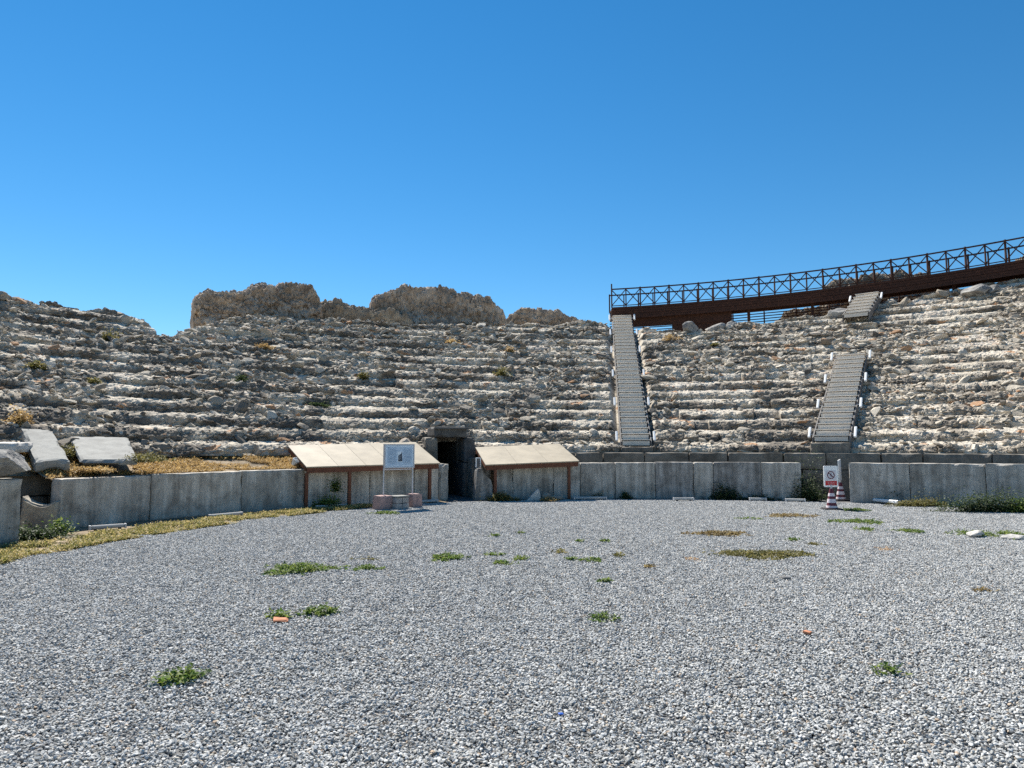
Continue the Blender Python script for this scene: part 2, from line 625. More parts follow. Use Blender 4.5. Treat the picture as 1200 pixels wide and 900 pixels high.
def finish_scatter(o, ng, gin, gout, insts):
    L = ng.links.new
    jn = GN(ng, 'GeometryNodeJoinGeometry')
    for s in insts:
        L(s, jn.inputs[0])
    ip = GN(ng, 'GeometryNodeInstanceOnPoints')
    ip.inputs['Pick Instance'].default_value = True
    L(gin.outputs[0], ip.inputs['Points'])
    L(jn.outputs[0], ip.inputs['Instance'])
    L(named(ng, 'idx', 'INT'), ip.inputs['Instance Index'])
    L(named(ng, 'rot', 'FLOAT_VECTOR'), ip.inputs['Rotation'])
    L(named(ng, 'scl', 'FLOAT_VECTOR'), ip.inputs['Scale'])
    L(ip.outputs[0], gout.inputs[0])
    md = o.modifiers.new('scatter', 'NODES')
    md.node_group = ng


def scatter_stones(name, P, rot, scale, tint, mat, nvar=10, amp=.8):
    idx = RNG.integers(0, nvar, len(P))
    o = point_object(name, P, rot, scale, idx, tint, mat)
    ng, gi, go = new_tree(name + '_nodes')
    finish_scatter(o, ng, gi, go, [gn_stone(ng, 20 + k, amp, 2, mat=mat) for k in range(nvar)])
    return o


def scatter_gravel(name, P, tint_mat, nvar=5, npatch=7, size=.26, n=13):
    ng, gi, go = new_tree(name + '_nodes')
    L = ng.links.new
    peb = [gn_stone(ng, 50 + k, .75, 2, 1.0, (1.0, .78, .55), mat=tint_mat) for k in range(nvar)]
    jn = GN(ng, 'GeometryNodeJoinGeometry')
    for s in peb:
        L(s, jn.inputs[0])

    def rnd(typ, lo, hi, seed):
        r = GN(ng, 'FunctionNodeRandomValue', data_type=typ)
        ins = {'FLOAT_VECTOR': (0, 1), 'FLOAT': (2, 3), 'INT': (4, 5)}[typ]
        r.inputs[ins[0]].default_value = lo
        r.inputs[ins[1]].default_value = hi
        r.inputs['Seed'].default_value = seed
        return r.outputs[{'FLOAT_VECTOR': 0, 'FLOAT': 1, 'INT': 2}[typ]]
    patches = []
    for p in range(npatch):
        g = GN(ng, 'GeometryNodeMeshGrid')
        g.inputs['Size X'].default_value = size
        g.inputs['Size Y'].default_value = size
        g.inputs['Vertices X'].default_value = n
        g.inputs['Vertices Y'].default_value = n
        sp = GN(ng, 'GeometryNodeSetPosition')
        L(g.outputs[0], sp.inputs['Geometry'])
        L(rnd('FLOAT_VECTOR', (-.015, -.015, -.004), (.015, .015, .012), 100 + p), sp.inputs['Offset'])
        ip = GN(ng, 'GeometryNodeInstanceOnPoints')
        ip.inputs['Pick Instance'].default_value = True
        L(sp.outputs[0], ip.inputs['Points'])
        L(jn.outputs[0], ip.inputs['Instance'])
        L(rnd('INT', 0, nvar - 1, 200 + p), ip.inputs['Instance Index'])
        L(rnd('FLOAT_VECTOR', (-.55, -.55, 0), (.55, .55, 6.28), 300 + p), ip.inputs['Rotation'])
        L(rnd('FLOAT', .007, .0175, 400 + p), ip.inputs['Scale'])
        st = GN(ng, 'GeometryNodeStoreNamedAttribute', data_type='FLOAT', domain='INSTANCE')
        st.inputs['Name'].default_value = 'tint'
        L(ip.outputs[0], st.inputs['Geometry'])
        L(rnd('FLOAT', 0.0, 1.0, 500 + p), st.inputs['Value'])
        re = GN(ng, 'GeometryNodeRealizeInstances')
        L(st.outputs[0], re.inputs[0])
        t2 = GN(ng, 'GeometryNodeGeometryToInstance')
        L(re.outputs[0], t2.inputs[0])
        patches.append(t2.outputs[0])
    K = len(P)
    rot = np.zeros((K, 3)); rot[:, 2] = RNG.uniform(0, 6.28, K)
    s = RNG.uniform(.9, 1.15, (K, 1)) * np.ones((1, 3))
    o = point_object(name, P, rot, s, RNG.integers(0, npatch, K), np.zeros(K), tint_mat)
    finish_scatter(o, ng, gi, go, patches)
    return o


# ------------------------------------------------------------------ vegetation
def leaf_mesh(name, roots, heights, mat, parent=None, leaf=(.03, .012), per=6, spread=.5, seed=0, up=.6, tlo=0.0, thi=1.0):
    """many small bent leaves round each root; roots (n,3) world or local"""
    r = np.random.default_rng(seed)
    n = len(roots) * per
    base = np.repeat(roots, per, 0)
    hh = np.repeat(heights, per)
    az = r.uniform(0, 2 * np.pi, n)
    el = np.clip(r.normal(up, .45, n), -.3, 1.5)
    d = np.stack([np.cos(az) * np.cos(el), np.sin(az) * np.cos(el), np.sin(el)], -1)
    side = np.stack([-np.sin(az), np.cos(az), r.uniform(-.5, .5, n)], -1)
    side /= np.linalg.norm(side, axis=1, keepdims=True)
    t = r.uniform(.0, 1, n)[:, None]
    start = base + np.stack([r.normal(0, 1, n) * hh * spread, r.normal(0, 1, n) * hh * spread, r.uniform(0, 1, n) ** 1.2 * hh], -1)
    ln = (leaf[0] * r.uniform(.6, 1.4, n))[:, None]
    wd = (leaf[1] * r.uniform(.6, 1.4, n))[:, None]
    p0 = start
    pm = start + d * ln * .5
    p1 = start + d * ln + np.array([0, 0, -1.0]) * ln * .25
    V = np.stack([p0, pm + side * wd, p1, pm - side * wd], 1).reshape(-1, 3)
    F = np.arange(n * 4).reshape(n, 4)
    tint = np.repeat(np.clip(r.uniform(tlo, thi, len(roots)).repeat(per) + r.normal(0, .12, n), 0, 1), 4)
    return mesh_np(name, V, F, mat, parent, tint=tint)


def patch_roots(cx, cy, rx, ry, n, r, power=.6):
    a = r.uniform(0, 2 * np.pi, n)
    k = r.uniform(0, 1, n) ** power
    wob = 1 + .28 * np.sin(a * 3 + r.uniform(0, 6)) + .18 * np.sin(a * 5 + r.uniform(0, 6))
    return np.stack([cx + np.cos(a) * k * rx * wob, cy + np.sin(a) * k * ry * wob, np.zeros(n)], -1)


# ================================================================== WORLD, SUN, CAMERA
w = bpy.data.worlds.new('World')
SC.world = w
w.use_nodes = True
nt = w.node_tree
bg = nt.nodes['Background']
sky = nt.nodes.new('ShaderNodeTexSky')
sky.sky_type = 'NISHITA'
sky.sun_disc = False
sky.sun_elevation = SUN_EL
sky.sun_rotation = SUN_AZ
sky.altitude = 200
sky.air_density = 1.0
sky.dust_density = 0.0
sky.ozone_density = 5.0
hs = nt.nodes.new('ShaderNodeHueSaturation')      # the deep clear blue of a dry summer sky
hs.inputs['Saturation'].default_value = 1.27
hs.inputs['Hue'].default_value = .493
nt.links.new(sky.outputs[0], hs.inputs['Color'])
nt.links.new(hs.outputs[0], bg.inputs['Color'])
bg.inputs['Strength'].default_value = .068

sdir = Vector((math.sin(SUN_AZ) * math.cos(SUN_EL), math.cos(SUN_AZ) * math.cos(SUN_EL), math.sin(SUN_EL)))
ld = bpy.data.lights.new('sun', 'SUN')
ld.energy = 5.0
ld.angle = math.radians(.53)
ld.color = (1.0, .95, .87)
lo = bpy.data.objects.new('sun', ld)
lo.rotation_euler = sdir.to_track_quat('Z', 'Y').to_euler()
lo.location = (0, 0, 40)
link(lo)

cd = bpy.data.cameras.new('camera')
cd.sensor_width = 36
cd.lens = 36 * FOC / 1200
cd.clip_start = .05
cd.clip_end = 5000
co = bpy.data.objects.new('camera', cd)
co.location = (0, 0, EYE)
co.rotation_euler = (math.pi / 2 + PITCH, 0, 0)
link(co)
SC.camera = co
SC.view_settings.view_transform = 'Standard'
SC.view_settings.look = 'None'
SC.view_settings.exposure = .95
SC.view_settings.gamma = 1
SC.cycles.use_denoising = False           # the grain of the sampling stands in for the sensor's
SC.render.filter_size = 1.15
SC.cycles.max_bounces = 5
SC.cycles.sample_clamp_indirect = 4.0

# ================================================================== GROUND
def disc(name, r, z, mat, kind, seg=96, cx=CX, cy=CY):
    bm = bmesh.new()
    vs = [bm.verts.new((cx + r * math.cos(2 * math.pi * i / seg), cy + r * math.sin(2 * math.pi * i / seg), z)) for i in range(seg)]
    bm.faces.new(vs)
    me = bpy.data.meshes.new(name)
    bm.to_mesh(me); bm.free()
    me.materials.append(mat)
    return tag(link(bpy.data.objects.new(name, me)), kind=kind)


disc('ground', 2500, -.02, M['soil'], 'structure')
disc('gravel_bed', 17.5, -.004, M['gravel_bed'], 'structure')

# gravel: every stone is geometry, laid in small patches
sp = .205
gx, gy = np.meshgrid(np.arange(CX - 15.6, CX + 15.6, sp), np.arange(CY - 15.6, CY + 15.6, sp))
G = np.stack([gx.ravel(), gy.ravel()], -1) + RNG.uniform(-.05, .05, (gx.size, 2))
rad = np.hypot(G[:, 0] - CX, G[:, 1] - CY)
G = G[(rad < 14.05) & (G[:, 1] > -4)]
tt = np.arctan2(G[:, 0] - CX, G[:, 1] - CY)
rad = np.hypot(G[:, 0] - CX, G[:, 1] - CY)
VERGE = lambda t: np.interp(t, [-1.6, -1.15, -.95, -.78, -.6, -.3], [2.8, 2.35, 1.95, 1.4, .7, .6])
edge = 14.0 - VERGE(tt) + .25 * (fbm(np.stack([G[:, 0], G[:, 1], 0 * rad], -1), .8, 5) - .5) * 2
G = G[(rad < edge)]
z = (fbm(np.stack([G[:, 0], G[:, 1], 0 * G[:, 0]], -1), 2.2, 9, 2) - .5) * .02
gravel = scatter_gravel('gravel', np.c_[G, z + .004], M['gravel'])
tag(gravel, 'pale grey crushed gravel covering the orchestra floor', 'gravel', kind='stuff')
# trodden earth along the left parapet, a sheet just above the gravel bed
VV, FF = [], []
ts = np.linspace(-2.05, -.42, 140)
for t in ts:
    e1, e0 = 14.3, 14.0 - float(VERGE(t)) - .1
    for q in range(7):
        r = e0 + (e1 - e0) * q / 6
        VV.append((CX + r * math.sin(t), CY + r * math.cos(t), .003))
for i in range(139):
    for q in range(6):
        FF.append((i * 7 + q, i * 7 + q + 1, i * 7 + q + 8, i * 7 + q + 7))
tag(mesh_np('verge', VV, np.array(FF), M['soil']), kind='structure')

# ================================================================== THE SEATING BANK
RUN, RISE, RB, Z0, NROW, S = .80, .43, 15.9, 1.40, 20, 28
SLOPE = RISE / RUN


def ray_cone(px, py, lift=.22):
    d = ray(px, py)
    t = np.linspace(12, 60, 9601)
    X, Y, Z = t * d[0], t * d[1], EYE + t * d[2]
    r = np.hypot(X - CX, Y - CY)
    hit = np.where((Z < Z0 + lift + SLOPE * (r - RB)) & (r > RB - .6) & (Y > 0))[0]
    i = hit[0]
    return math.atan2(X[i] - CX, Y[i] - CY), r[i], Z[i]


SKY = [(-160, 322), (-60, 336), (0, 342), (14, 345), (30, 346), (45, 353), (60, 352), (80, 358), (100, 359), (118, 355), (135, 360), (150, 366), (165, 371), (180, 379), (188, 389), (205, 391),
       (220, 384), (240, 376), (270, 369), (310, 365), (360, 371), (400, 374), (440, 376), (500, 378), (590, 377), (640, 376), (683, 376),
       (715, 377), (740, 381), (800, 385), (830, 386), (865, 379), (900, 376), (930, 371), (960, 366), (1000, 360), (1050, 350), (1100, 340), (1150, 331), (1200, 323), (1300, 310), (1420, 300)]
crest = [ray_cone(*q) for q in SKY]
c_th = np.array([c[0] for c in crest])
c_u = np.array([(c[1] - RB) / RUN for c in crest])
o_ = np.argsort(c_th)
c_th, c_u = c_th[o_], c_u[o_]
TH0, TH1, NT = math.radians(-104), math.radians(80), 2250
TH = np.linspace(TH0, TH1, NT)
UM = np.interp(TH, c_th, c_u)
print('crest rows', UM.min(), UM.max())

DOOR = theta_of(gp(531, 583))            # the passage into the bank
DOOR_HALF = .54                          # metres either side of its axis
# profile samples inside one row: a riser then a tread
FR = np.concatenate([np.linspace(0, 1, 11)[:-1], 1 + np.linspace(0, 1, 19)[:-1]])   # 0..1 riser, 1..2 tread
assert len(FR) == S
kk = np.repeat(np.arange(NROW), S)
ff = np.tile(FR, NROW)
kk = np.append(kk, NROW); ff = np.append(ff, 0.0)
NU = len(kk)
UU = kk + np.where(ff <= 1, ff * .12, .12 + (ff - 1) * .88)      # run coordinate
K2, T2 = np.meshgrid(kk, TH, indexing='ij')
F2 = np.repeat(ff[:, None], NT, 1)
U2 = np.repeat(UU[:, None], NT, 1)
arc = T2 * (RB + 6)
riser_t = np.clip(F2, 0, 1)
tread_t = np.clip(F2 - 1, 0, 1)
P3 = np.stack([arc, K2 * 3.1, 0 * arc], -1)
# stones of each row: random lengths along the arc
dr = np.zeros_like(arc); dz = np.zeros_like(arc); joint = np.zeros_like(arc)
rr_ = np.random.default_rng(5)
amax, amin = TH1 * (RB + 6), TH0 * (RB + 6)
for k in range(NROW + 1):
    e = [amin - 1]
    while e[-1] < amax + 1:
        e.append(e[-1] + rr_.uniform(.5, 1.9))
    e = np.array(e)
    a = TH * (RB + 6) + (vnoise(np.stack([TH * 40, 0 * TH + k, 0 * TH], -1), 1, 3) - .5) * .3
    b = np.searchsorted(e, a) - 1
    wear = .45 + .03 * k
    vdr = rr_.normal(0, .035 + .003 * k, len(e)); vdz = rr_.normal(-.01, .018 + .002 * k, len(e))
    gone = rr_.random(len(e)) < .03 + .010 * k
    vdr = np.where(gone, .22, vdr); vdz = np.where(gone, -.17, vdz)
    dist = np.minimum(a - e[b], e[b + 1] - a)
    rows = (kk == k)
    dr[rows] = vdr[b]; dz[rows] = vdz[b]; joint[rows] = np.clip(1 - dist / .06, 0, 1)
ero = fbm(np.stack([arc / 1.0, U2 * 1.0, 0 * arc], -1), (3.6, 2.2, 1), 31, 4)
ero = sstep(.57, .83, ero + .006 * (U2 - 6) + .05 * sstep(.1, .5, T2) * sstep(2, 6, U2))
ero = np.clip(ero, 0, .92) * sstep(.5, 2.5, U2)
rr = np.where(F2 <= 1, .05 * riser_t, .05 + (RUN - .05) * tread_t)
RF = .51 + .10 * (fbm(np.stack([arc, K2 * 9.1, 0 * arc], -1), (1.6, 1, 1), 15, 3) - .5) * 2     # how much of the rise is still upright
RF = np.where(K2 < 2, RF + .08, RF)
zz = np.where(F2 <= 1, RISE * RF * riser_t, RISE * (RF + (1 - RF) * (.65 * tread_t + .35 * tread_t ** .45)))
fall = np.where(F2 <= 1, 1.0, np.clip(1 - tread_t * 1.6, 0, 1))
rr = rr + dr * fall * np.where(F2 <= 1, .4 + .6 * riser_t, 1)
zz = zz + dz * np.where(F2 <= 1, riser_t, np.clip(1 - tread_t * 1.1, 0, 1))
rr = rr + joint * .05 * fall * (F2 <= 1.2)
# worn noses
nose = np.exp(-((F2 - 1) / .22) ** 2)
ch = np.clip(fbm(np.stack([arc, K2 * 5.3, 0 * arc], -1), (.55, 1, 1), 77, 3) - .38, 0, 1)
zz = zz - nose * ch * .34
rr = rr + nose * ch * .22
s_lin = (U2 - K2)
rr = rr * (1 - ero) + RUN * s_lin * ero
zz = zz * (1 - ero) + (RISE * s_lin + .10) * ero
R2 = RB + K2 * RUN + rr
Z2 = Z0 + K2 * RISE + zz
# crest: beyond it the bank falls away behind
um = UM[None, :] + (vnoise(np.stack([arc, 0 * arc, 0 * arc], -1), .6, 8) - .5) * .5
over = np.clip(U2 - um, 0, None)
Z2 = np.minimum(Z2, Z2 - over * RISE * 2.0)
# stones proud of the surface, two sizes
X2 = CX + R2 * np.sin(T2); Y2 = CY + R2 * np.cos(T2)
Q = np.stack([T2 * R2, R2, Z2], -1)
wob = (np.stack([vnoise(Q, .5, 41), vnoise(Q, .5, 42), vnoise(Q, .5, 43)], -1) - .5) * .22
d1, o1, r1 = worley(Q + wob, (.42, .30, .15), 60)
d2, o2, r2 = worley(Q + wob * .5, (.17, .14, .075), 90)
rub = .35 + .65 * np.clip(ero * 1.3 + .022 * U2, 0, 1)
h1 = (r1[0] - .5) * .15 + (o1[..., 0] * (r1[1] - .5) * .12 + o1[..., 2] * (r1[2] - .5) * .12)
h1 = h1 - np.clip(d1 - .62, 0, 1) * .12
h2 = (r2[0] - .5) * .12 + (o2[..., 0] * (r2[1] - .5) + o2[..., 1] * (r2[2] - .5)) * .11 - np.clip(d2 - .62, 0, 1) * .10
h3 = (fbm(Q, .07, 55, 2) - .5) * .03
soft = np.where(F2 <= 1, 1.0, 1 - .55 * sstep(.05, .4, F2 - 1))          # dust and earth level the treads
H = h1 * rub * soft + h2 * (.4 + .6 * rub) * soft + h3
nr_ = np.where(F2 <= 1, -.93, -.25); nz_ = np.where(F2 <= 1, .36, .95)
R2 = R2 + nr_ * H; Z2 = Z2 + nz_ * H
X2 = CX + R2 * np.sin(T2); Y2 = CY + R2 * np.cos(T2)
big = fbm(Q, (4.0, 3.0, 2.0), 5, 3)
# pale mortar and dust lie in patches on the treads and the washed-out stretches; sun and shade are painted in too: treads paler, upright blocks darker
dust_sun = sstep(.40, .60, fbm(Q, (1.1, .8, .8), 83, 4) + .16 * np.clip(F2 - 1, 0, .6) * 1.5 + .10 * ero - .04)
tint = .06 - .08 * np.clip(1.6 - F2, 0, .6) / .6 + .24 * r1[3] + .22 * r2[3] + .5 * (big - .5) + .10 * sstep(.0, .6, T2) + .46 * dust_sun
# lichen-grey stones and the odd iron-stained one
tint = np.where(r1[1] > .975, 1.0, np.clip(tint, 0, .95))
tint = np.where((r2[1] > .985), .98, tint)
V = np.stack([X2, Y2, Z2], -1)


# the stairs stand in beds cut a little into the rows
WR = 30.2                                  # radius of the walkway's inner edge
sbp = at_r(745.5, 522, 16.2)
st_ = at_r(728.5, 371, WR - .45)
q0 = at_r(974, 517, 16.15); q1r = ray_cone(997, 416, .45); q1 = at_r(998, 416, q1r[1])
q2r = ray_cone(1002, 371, .45); q2 = at_r(1003, 371, q2r[1]); q3 = at_r(1018, 345, WR - .25)
for a, b in ((sbp, st_), (q0, q1), (q2, q3)):
    d = np.array([b.x - a.x, b.y - a.y]); L_ = np.linalg.norm(d); d /= L_
    relx, rely = V[..., 0] - a.x, V[..., 1] - a.y
    al = relx * d[0] + rely * d[1]; pe = np.abs(-relx * d[1] + rely * d[0])
    zl = a.z + (b.z - a.z) * np.clip(al / L_, 0, 1) - .26 + np.clip(pe - .62, 0, None) * 1.3
    m = (al > -.15) & (al < L_ + .3) & (pe < 1.3)
    V[..., 2] = np.where(m, np.minimum(V[..., 2], zl), V[..., 2])

bank = thing('theatre_seating', 'ruined curved stone seating bank rising row by row round the gravel floor', 'ancient theatre')
ii, jj = np.meshgrid(np.arange(S), np.arange(NT - 1), indexing='ij')
for k in range(NROW):
    sub = V[k * S:(k + 1) * S + 1]
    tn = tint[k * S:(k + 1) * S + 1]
    a = (ii * NT + jj).ravel()
    F = np.stack([a, a + 1, a + NT + 1, a + NT], -1)
    if k == 0:
        cr = R2[ii, jj] * (TH[jj] - DOOR)
        keep = (np.abs(cr) > DOOR_HALF).ravel()
        F = F[keep]
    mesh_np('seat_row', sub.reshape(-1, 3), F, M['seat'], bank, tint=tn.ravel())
# back slope and end slopes of the bank
last = V[-1]
outer = np.stack([CX + (R2[-1] + 7) * np.sin(TH), CY + (R2[-1] + 7) * np.cos(TH), np.full(NT, -.3)], -1)
VV = np.concatenate([last, (last * .5 + outer * .5) + np.array([0, 0, .3]), outer])
jq = np.arange(NT - 1)
F = np.concatenate([np.stack([jq + q * NT, jq + 1 + q * NT, jq + 1 + (q + 1) * NT, jq + (q + 1) * NT], -1) for q in (0, 1)])
mesh_np('back_slope', VV, F, M['seat'], bank, tint=np.full(3 * NT, .4))
for j, sgn in ((0, 1), (NT - 1, -1)):
    line = V[:, j]
    foot = line.copy(); foot[:, 2] = -.3
    VV = np.concatenate([line, foot])
    q = np.arange(NU - 1)
    F = np.stack([q, q + 1, q + 1 + NU, q + NU], -1)
    mesh_np('end_wall', VV, F, M['seat'], bank, tint=np.full(2 * NU, .4))


def bank_pt(th, u):
    j = int(np.clip(round((th - TH0) / (TH1 - TH0) * (NT - 1)), 0, NT - 1))
    i = int(np.clip(np.searchsorted(UU, u), 0, NU - 1))
    return Vector(V[i, j])


def bank_px(px, py):
    th, r, z = ray_cone(px, py)
    return bank_pt(th, (r - RB) / RUN), th, (r - RB) / RUN


# loose rubble over the rows (past counting)
n = 210000
th = RNG.uniform(math.radians(-98), math.radians(68), n)
u = RNG.uniform(.1, NROW - .2, n)
ji = np.clip(np.round((th - TH0) / (TH1 - TH0) * (NT - 1)).astype(int), 0, NT - 1)
iu = np.clip(np.searchsorted(UU, u), 0, NU - 1)
e_ = ero[iu, ji]; f_ = F2[iu, ji]; over_ = u - UM[ji]
dens = np.clip(.16 + .75 * e_ + .018 * u + np.where(f_ > 1.45, .16, 0) - np.where(f_ < 1, .22, 0), .05, 1)
clump = fbm(np.stack([th * 22, u * .8, 0 * u], -1), 2.4, 71, 3)
keep = (RNG.random(n) < dens * sstep(.30, .62, clump)) & (over_ < .25) & (RNG.random(n) < (RB + u * RUN) / 32)
keep &= ~((np.abs((th - DOOR) * 16.5) < .8) & (u < 1.2))
STAIRS_TH = []                            # filled below, rubble keeps clear of the stairs


# ================================================================== STAIRS
def stair(label, a, b, width, nstep, bars, base=False):
    a, b = Vector(a), Vector(b)
    flat = Vector((b.x - a.x, b.y - a.y, 0))
    L, Hh = flat.length, b.z - a.z
    rz = math.atan2(flat.y, flat.x) - math.pi / 2          # local y climbs
    t = thing('staircase', label, 'stairs', a, rz)
    run, rise = L / nstep, Hh / nstep
    for i in range(nstep):
        y, z = i * run, i * rise
        mb = MB()
        j = random.uniform(-.006, .006)
        mb.box((j, y + run / 2 - .02, z + rise - .02), (width, run + .03, .036))
        mb.box((j * .5, y + .012, z + rise / 2 - .03), (width - .05, .022, rise - .06))
        mb.build('step', M['deck_wood'], t, bevel=.004)
    for s in (-1, 1):
        mb = MB()
        x = s * (width / 2 + .025)
        mb.prism([(x - .02, -.02, -.22), (x - .02, -.02, rise * .6), (x - .02, L, Hh + .0), (x - .02, L, Hh - .34)], (.04, 0, 0))
        mb.build('stringer', M['deck_side'], t)
    # short legs to the rows below
    for f in (.12, .37, .62, .87):
        for s in (-1, 1):
            mb = MB()
            mb.box((s * (width / 2 - .05), L * f, Hh * f - .45), (.06, .06, .6))
            mb.build('leg', M['deck_side'], t)
    for f in bars:
        for s in (-1, 1):
            d = Vector((0, L, Hh * 2.1)).normalized()
            c = Vector((s * (width / 2 + .17), L * f, Hh * f + .12))
            mb = MB()
            mb.bar(c - d * .23, c + d * .23, .085, .085)
            o = mb.build('marker_light', M['white'], t, bevel=.015)
            mb = MB()
            mb.bar((s * (width / 2 + .03), c.y, c.z - .06), (c.x, c.y, c.z - .06), .025)
            mb.build('bracket', M['alu'], o)
    STAIRS_TH.append((a, b, width))
    return t


stair('long grey plank staircase climbing from the wall to the left end of the rusty walkway', sbp, st_, 1.0, 32, (.03, .23, .43, .63, .80, .965))
stair('shorter grey plank staircase stopping halfway up the rows behind the two cones', q0, q1, 1.08, 17, (.05, .35, .65, .95))
stair('short upper flight of grey plank stairs hanging below the rusty walkway', q2, q3, 1.08, 7, (.75,))

# stone plinths that carry the feet of the two long stairs
for (a, b, wd), lab in zip(STAIRS_TH[:2], ('stone plinth under the foot of the long staircase', 'stone plinth under the foot of the shorter staircase behind the cones')):
    d_ = (Vector((b.x, b.y, 0)) - Vector((a.x, a.y, 0))).normalized()
    c_ = Vector((a.x, a.y, -.03)) + d_ * .05
    tag(rough_block('stone_plinth', (wd + .12, .95, a.z - .02), M['podium'], None, c_, (0, 0, math.atan2(d_.y, d_.x) - math.pi / 2), res=.09, amp=.01, chip=.03, seed=880), lab, 'plinth')

# finish the rubble
pos = V[iu, ji]
for a, b, wd in STAIRS_TH:
    d = np.array([b.x - a.x, b.y - a.y]); L_ = np.linalg.norm(d); d /= L_
    rel = pos[:, :2] - np.array([a.x, a.y])
    along = rel @ d; perp = np.abs(rel @ np.array([-d[1], d[0]]))
    keep &= ~((along > -.2) & (along < L_ + .2) & (perp < wd / 2 + .12))
pos = pos[keep]; thk = th[keep]; uk = u[keep]
m_ = len(pos)
size = np.clip(RNG.lognormal(math.log(.060), .52, m_), .026, .24) * (1 + .012 * uk)
scl = np.stack([size * RNG.uniform(.9, 1.7, m_), size * RNG.uniform(.7, 1.2, m_), size * RNG.uniform(.4, .85, m_)], -1)
rot = np.stack([RNG.normal(.08, .38, m_), RNG.normal(0, .36, m_), -thk + RNG.normal(0, .5, m_)], -1)
tn = np.clip(RNG.normal(.55, .22, m_) + .10 * sstep(.0, .6, thk), 0, .95)
tn = np.where(RNG.random(m_) < .03, 1.0, tn)
rb = scatter_stones('loose_rubble', pos + np.array([0, 0, 1]) * (size * .12)[:, None], rot, scl, tn, M['rubble'])
tag(rb, 'countless small pale stones strewn over the ruined seat rows', 'rubble', kind='stuff')
print('rubble', m_)

# single larger stones lying on the rows
k = 0
while k < 24:
    t_, u_ = random.uniform(math.radians(-60), math.radians(48)), random.uniform(2.4, 16)
    if u_ > np.interp(t_, TH, UM) - .5: continue
    p = bank_pt(t_, math.floor(u_) + .5)
    if any(abs((Vector((p.x, p.y)) - Vector((a.x, a.y)) - (Vector((b.x, b.y)) - Vector((a.x, a.y))).normalized() *
               ((Vector((p.x, p.y)) - Vector((a.x, a.y))).dot((Vector((b.x, b.y)) - Vector((a.x, a.y))).normalized()))).length) < 1.1 for a, b, _ in STAIRS_TH):
        continue
    s_ = random.uniform(.26, .46)
    o = rock_mesh('fallen_stone', (s_ * random.uniform(1.1, 1.7), s_, s_ * random.uniform(.55, .85)), M['block'], p - Vector((0, 0, .06)), -t_ + random.gauss(0, .4), seed=300 + k, sub=4, rough=.3,
                  tilt=(random.gauss(0, .15), random.gauss(0, .15)))
    tag(o, 'larger loose stone block lying among the rubble of the seat rows', 'stone', 'larger loose stones on the seat rows')
    k += 1

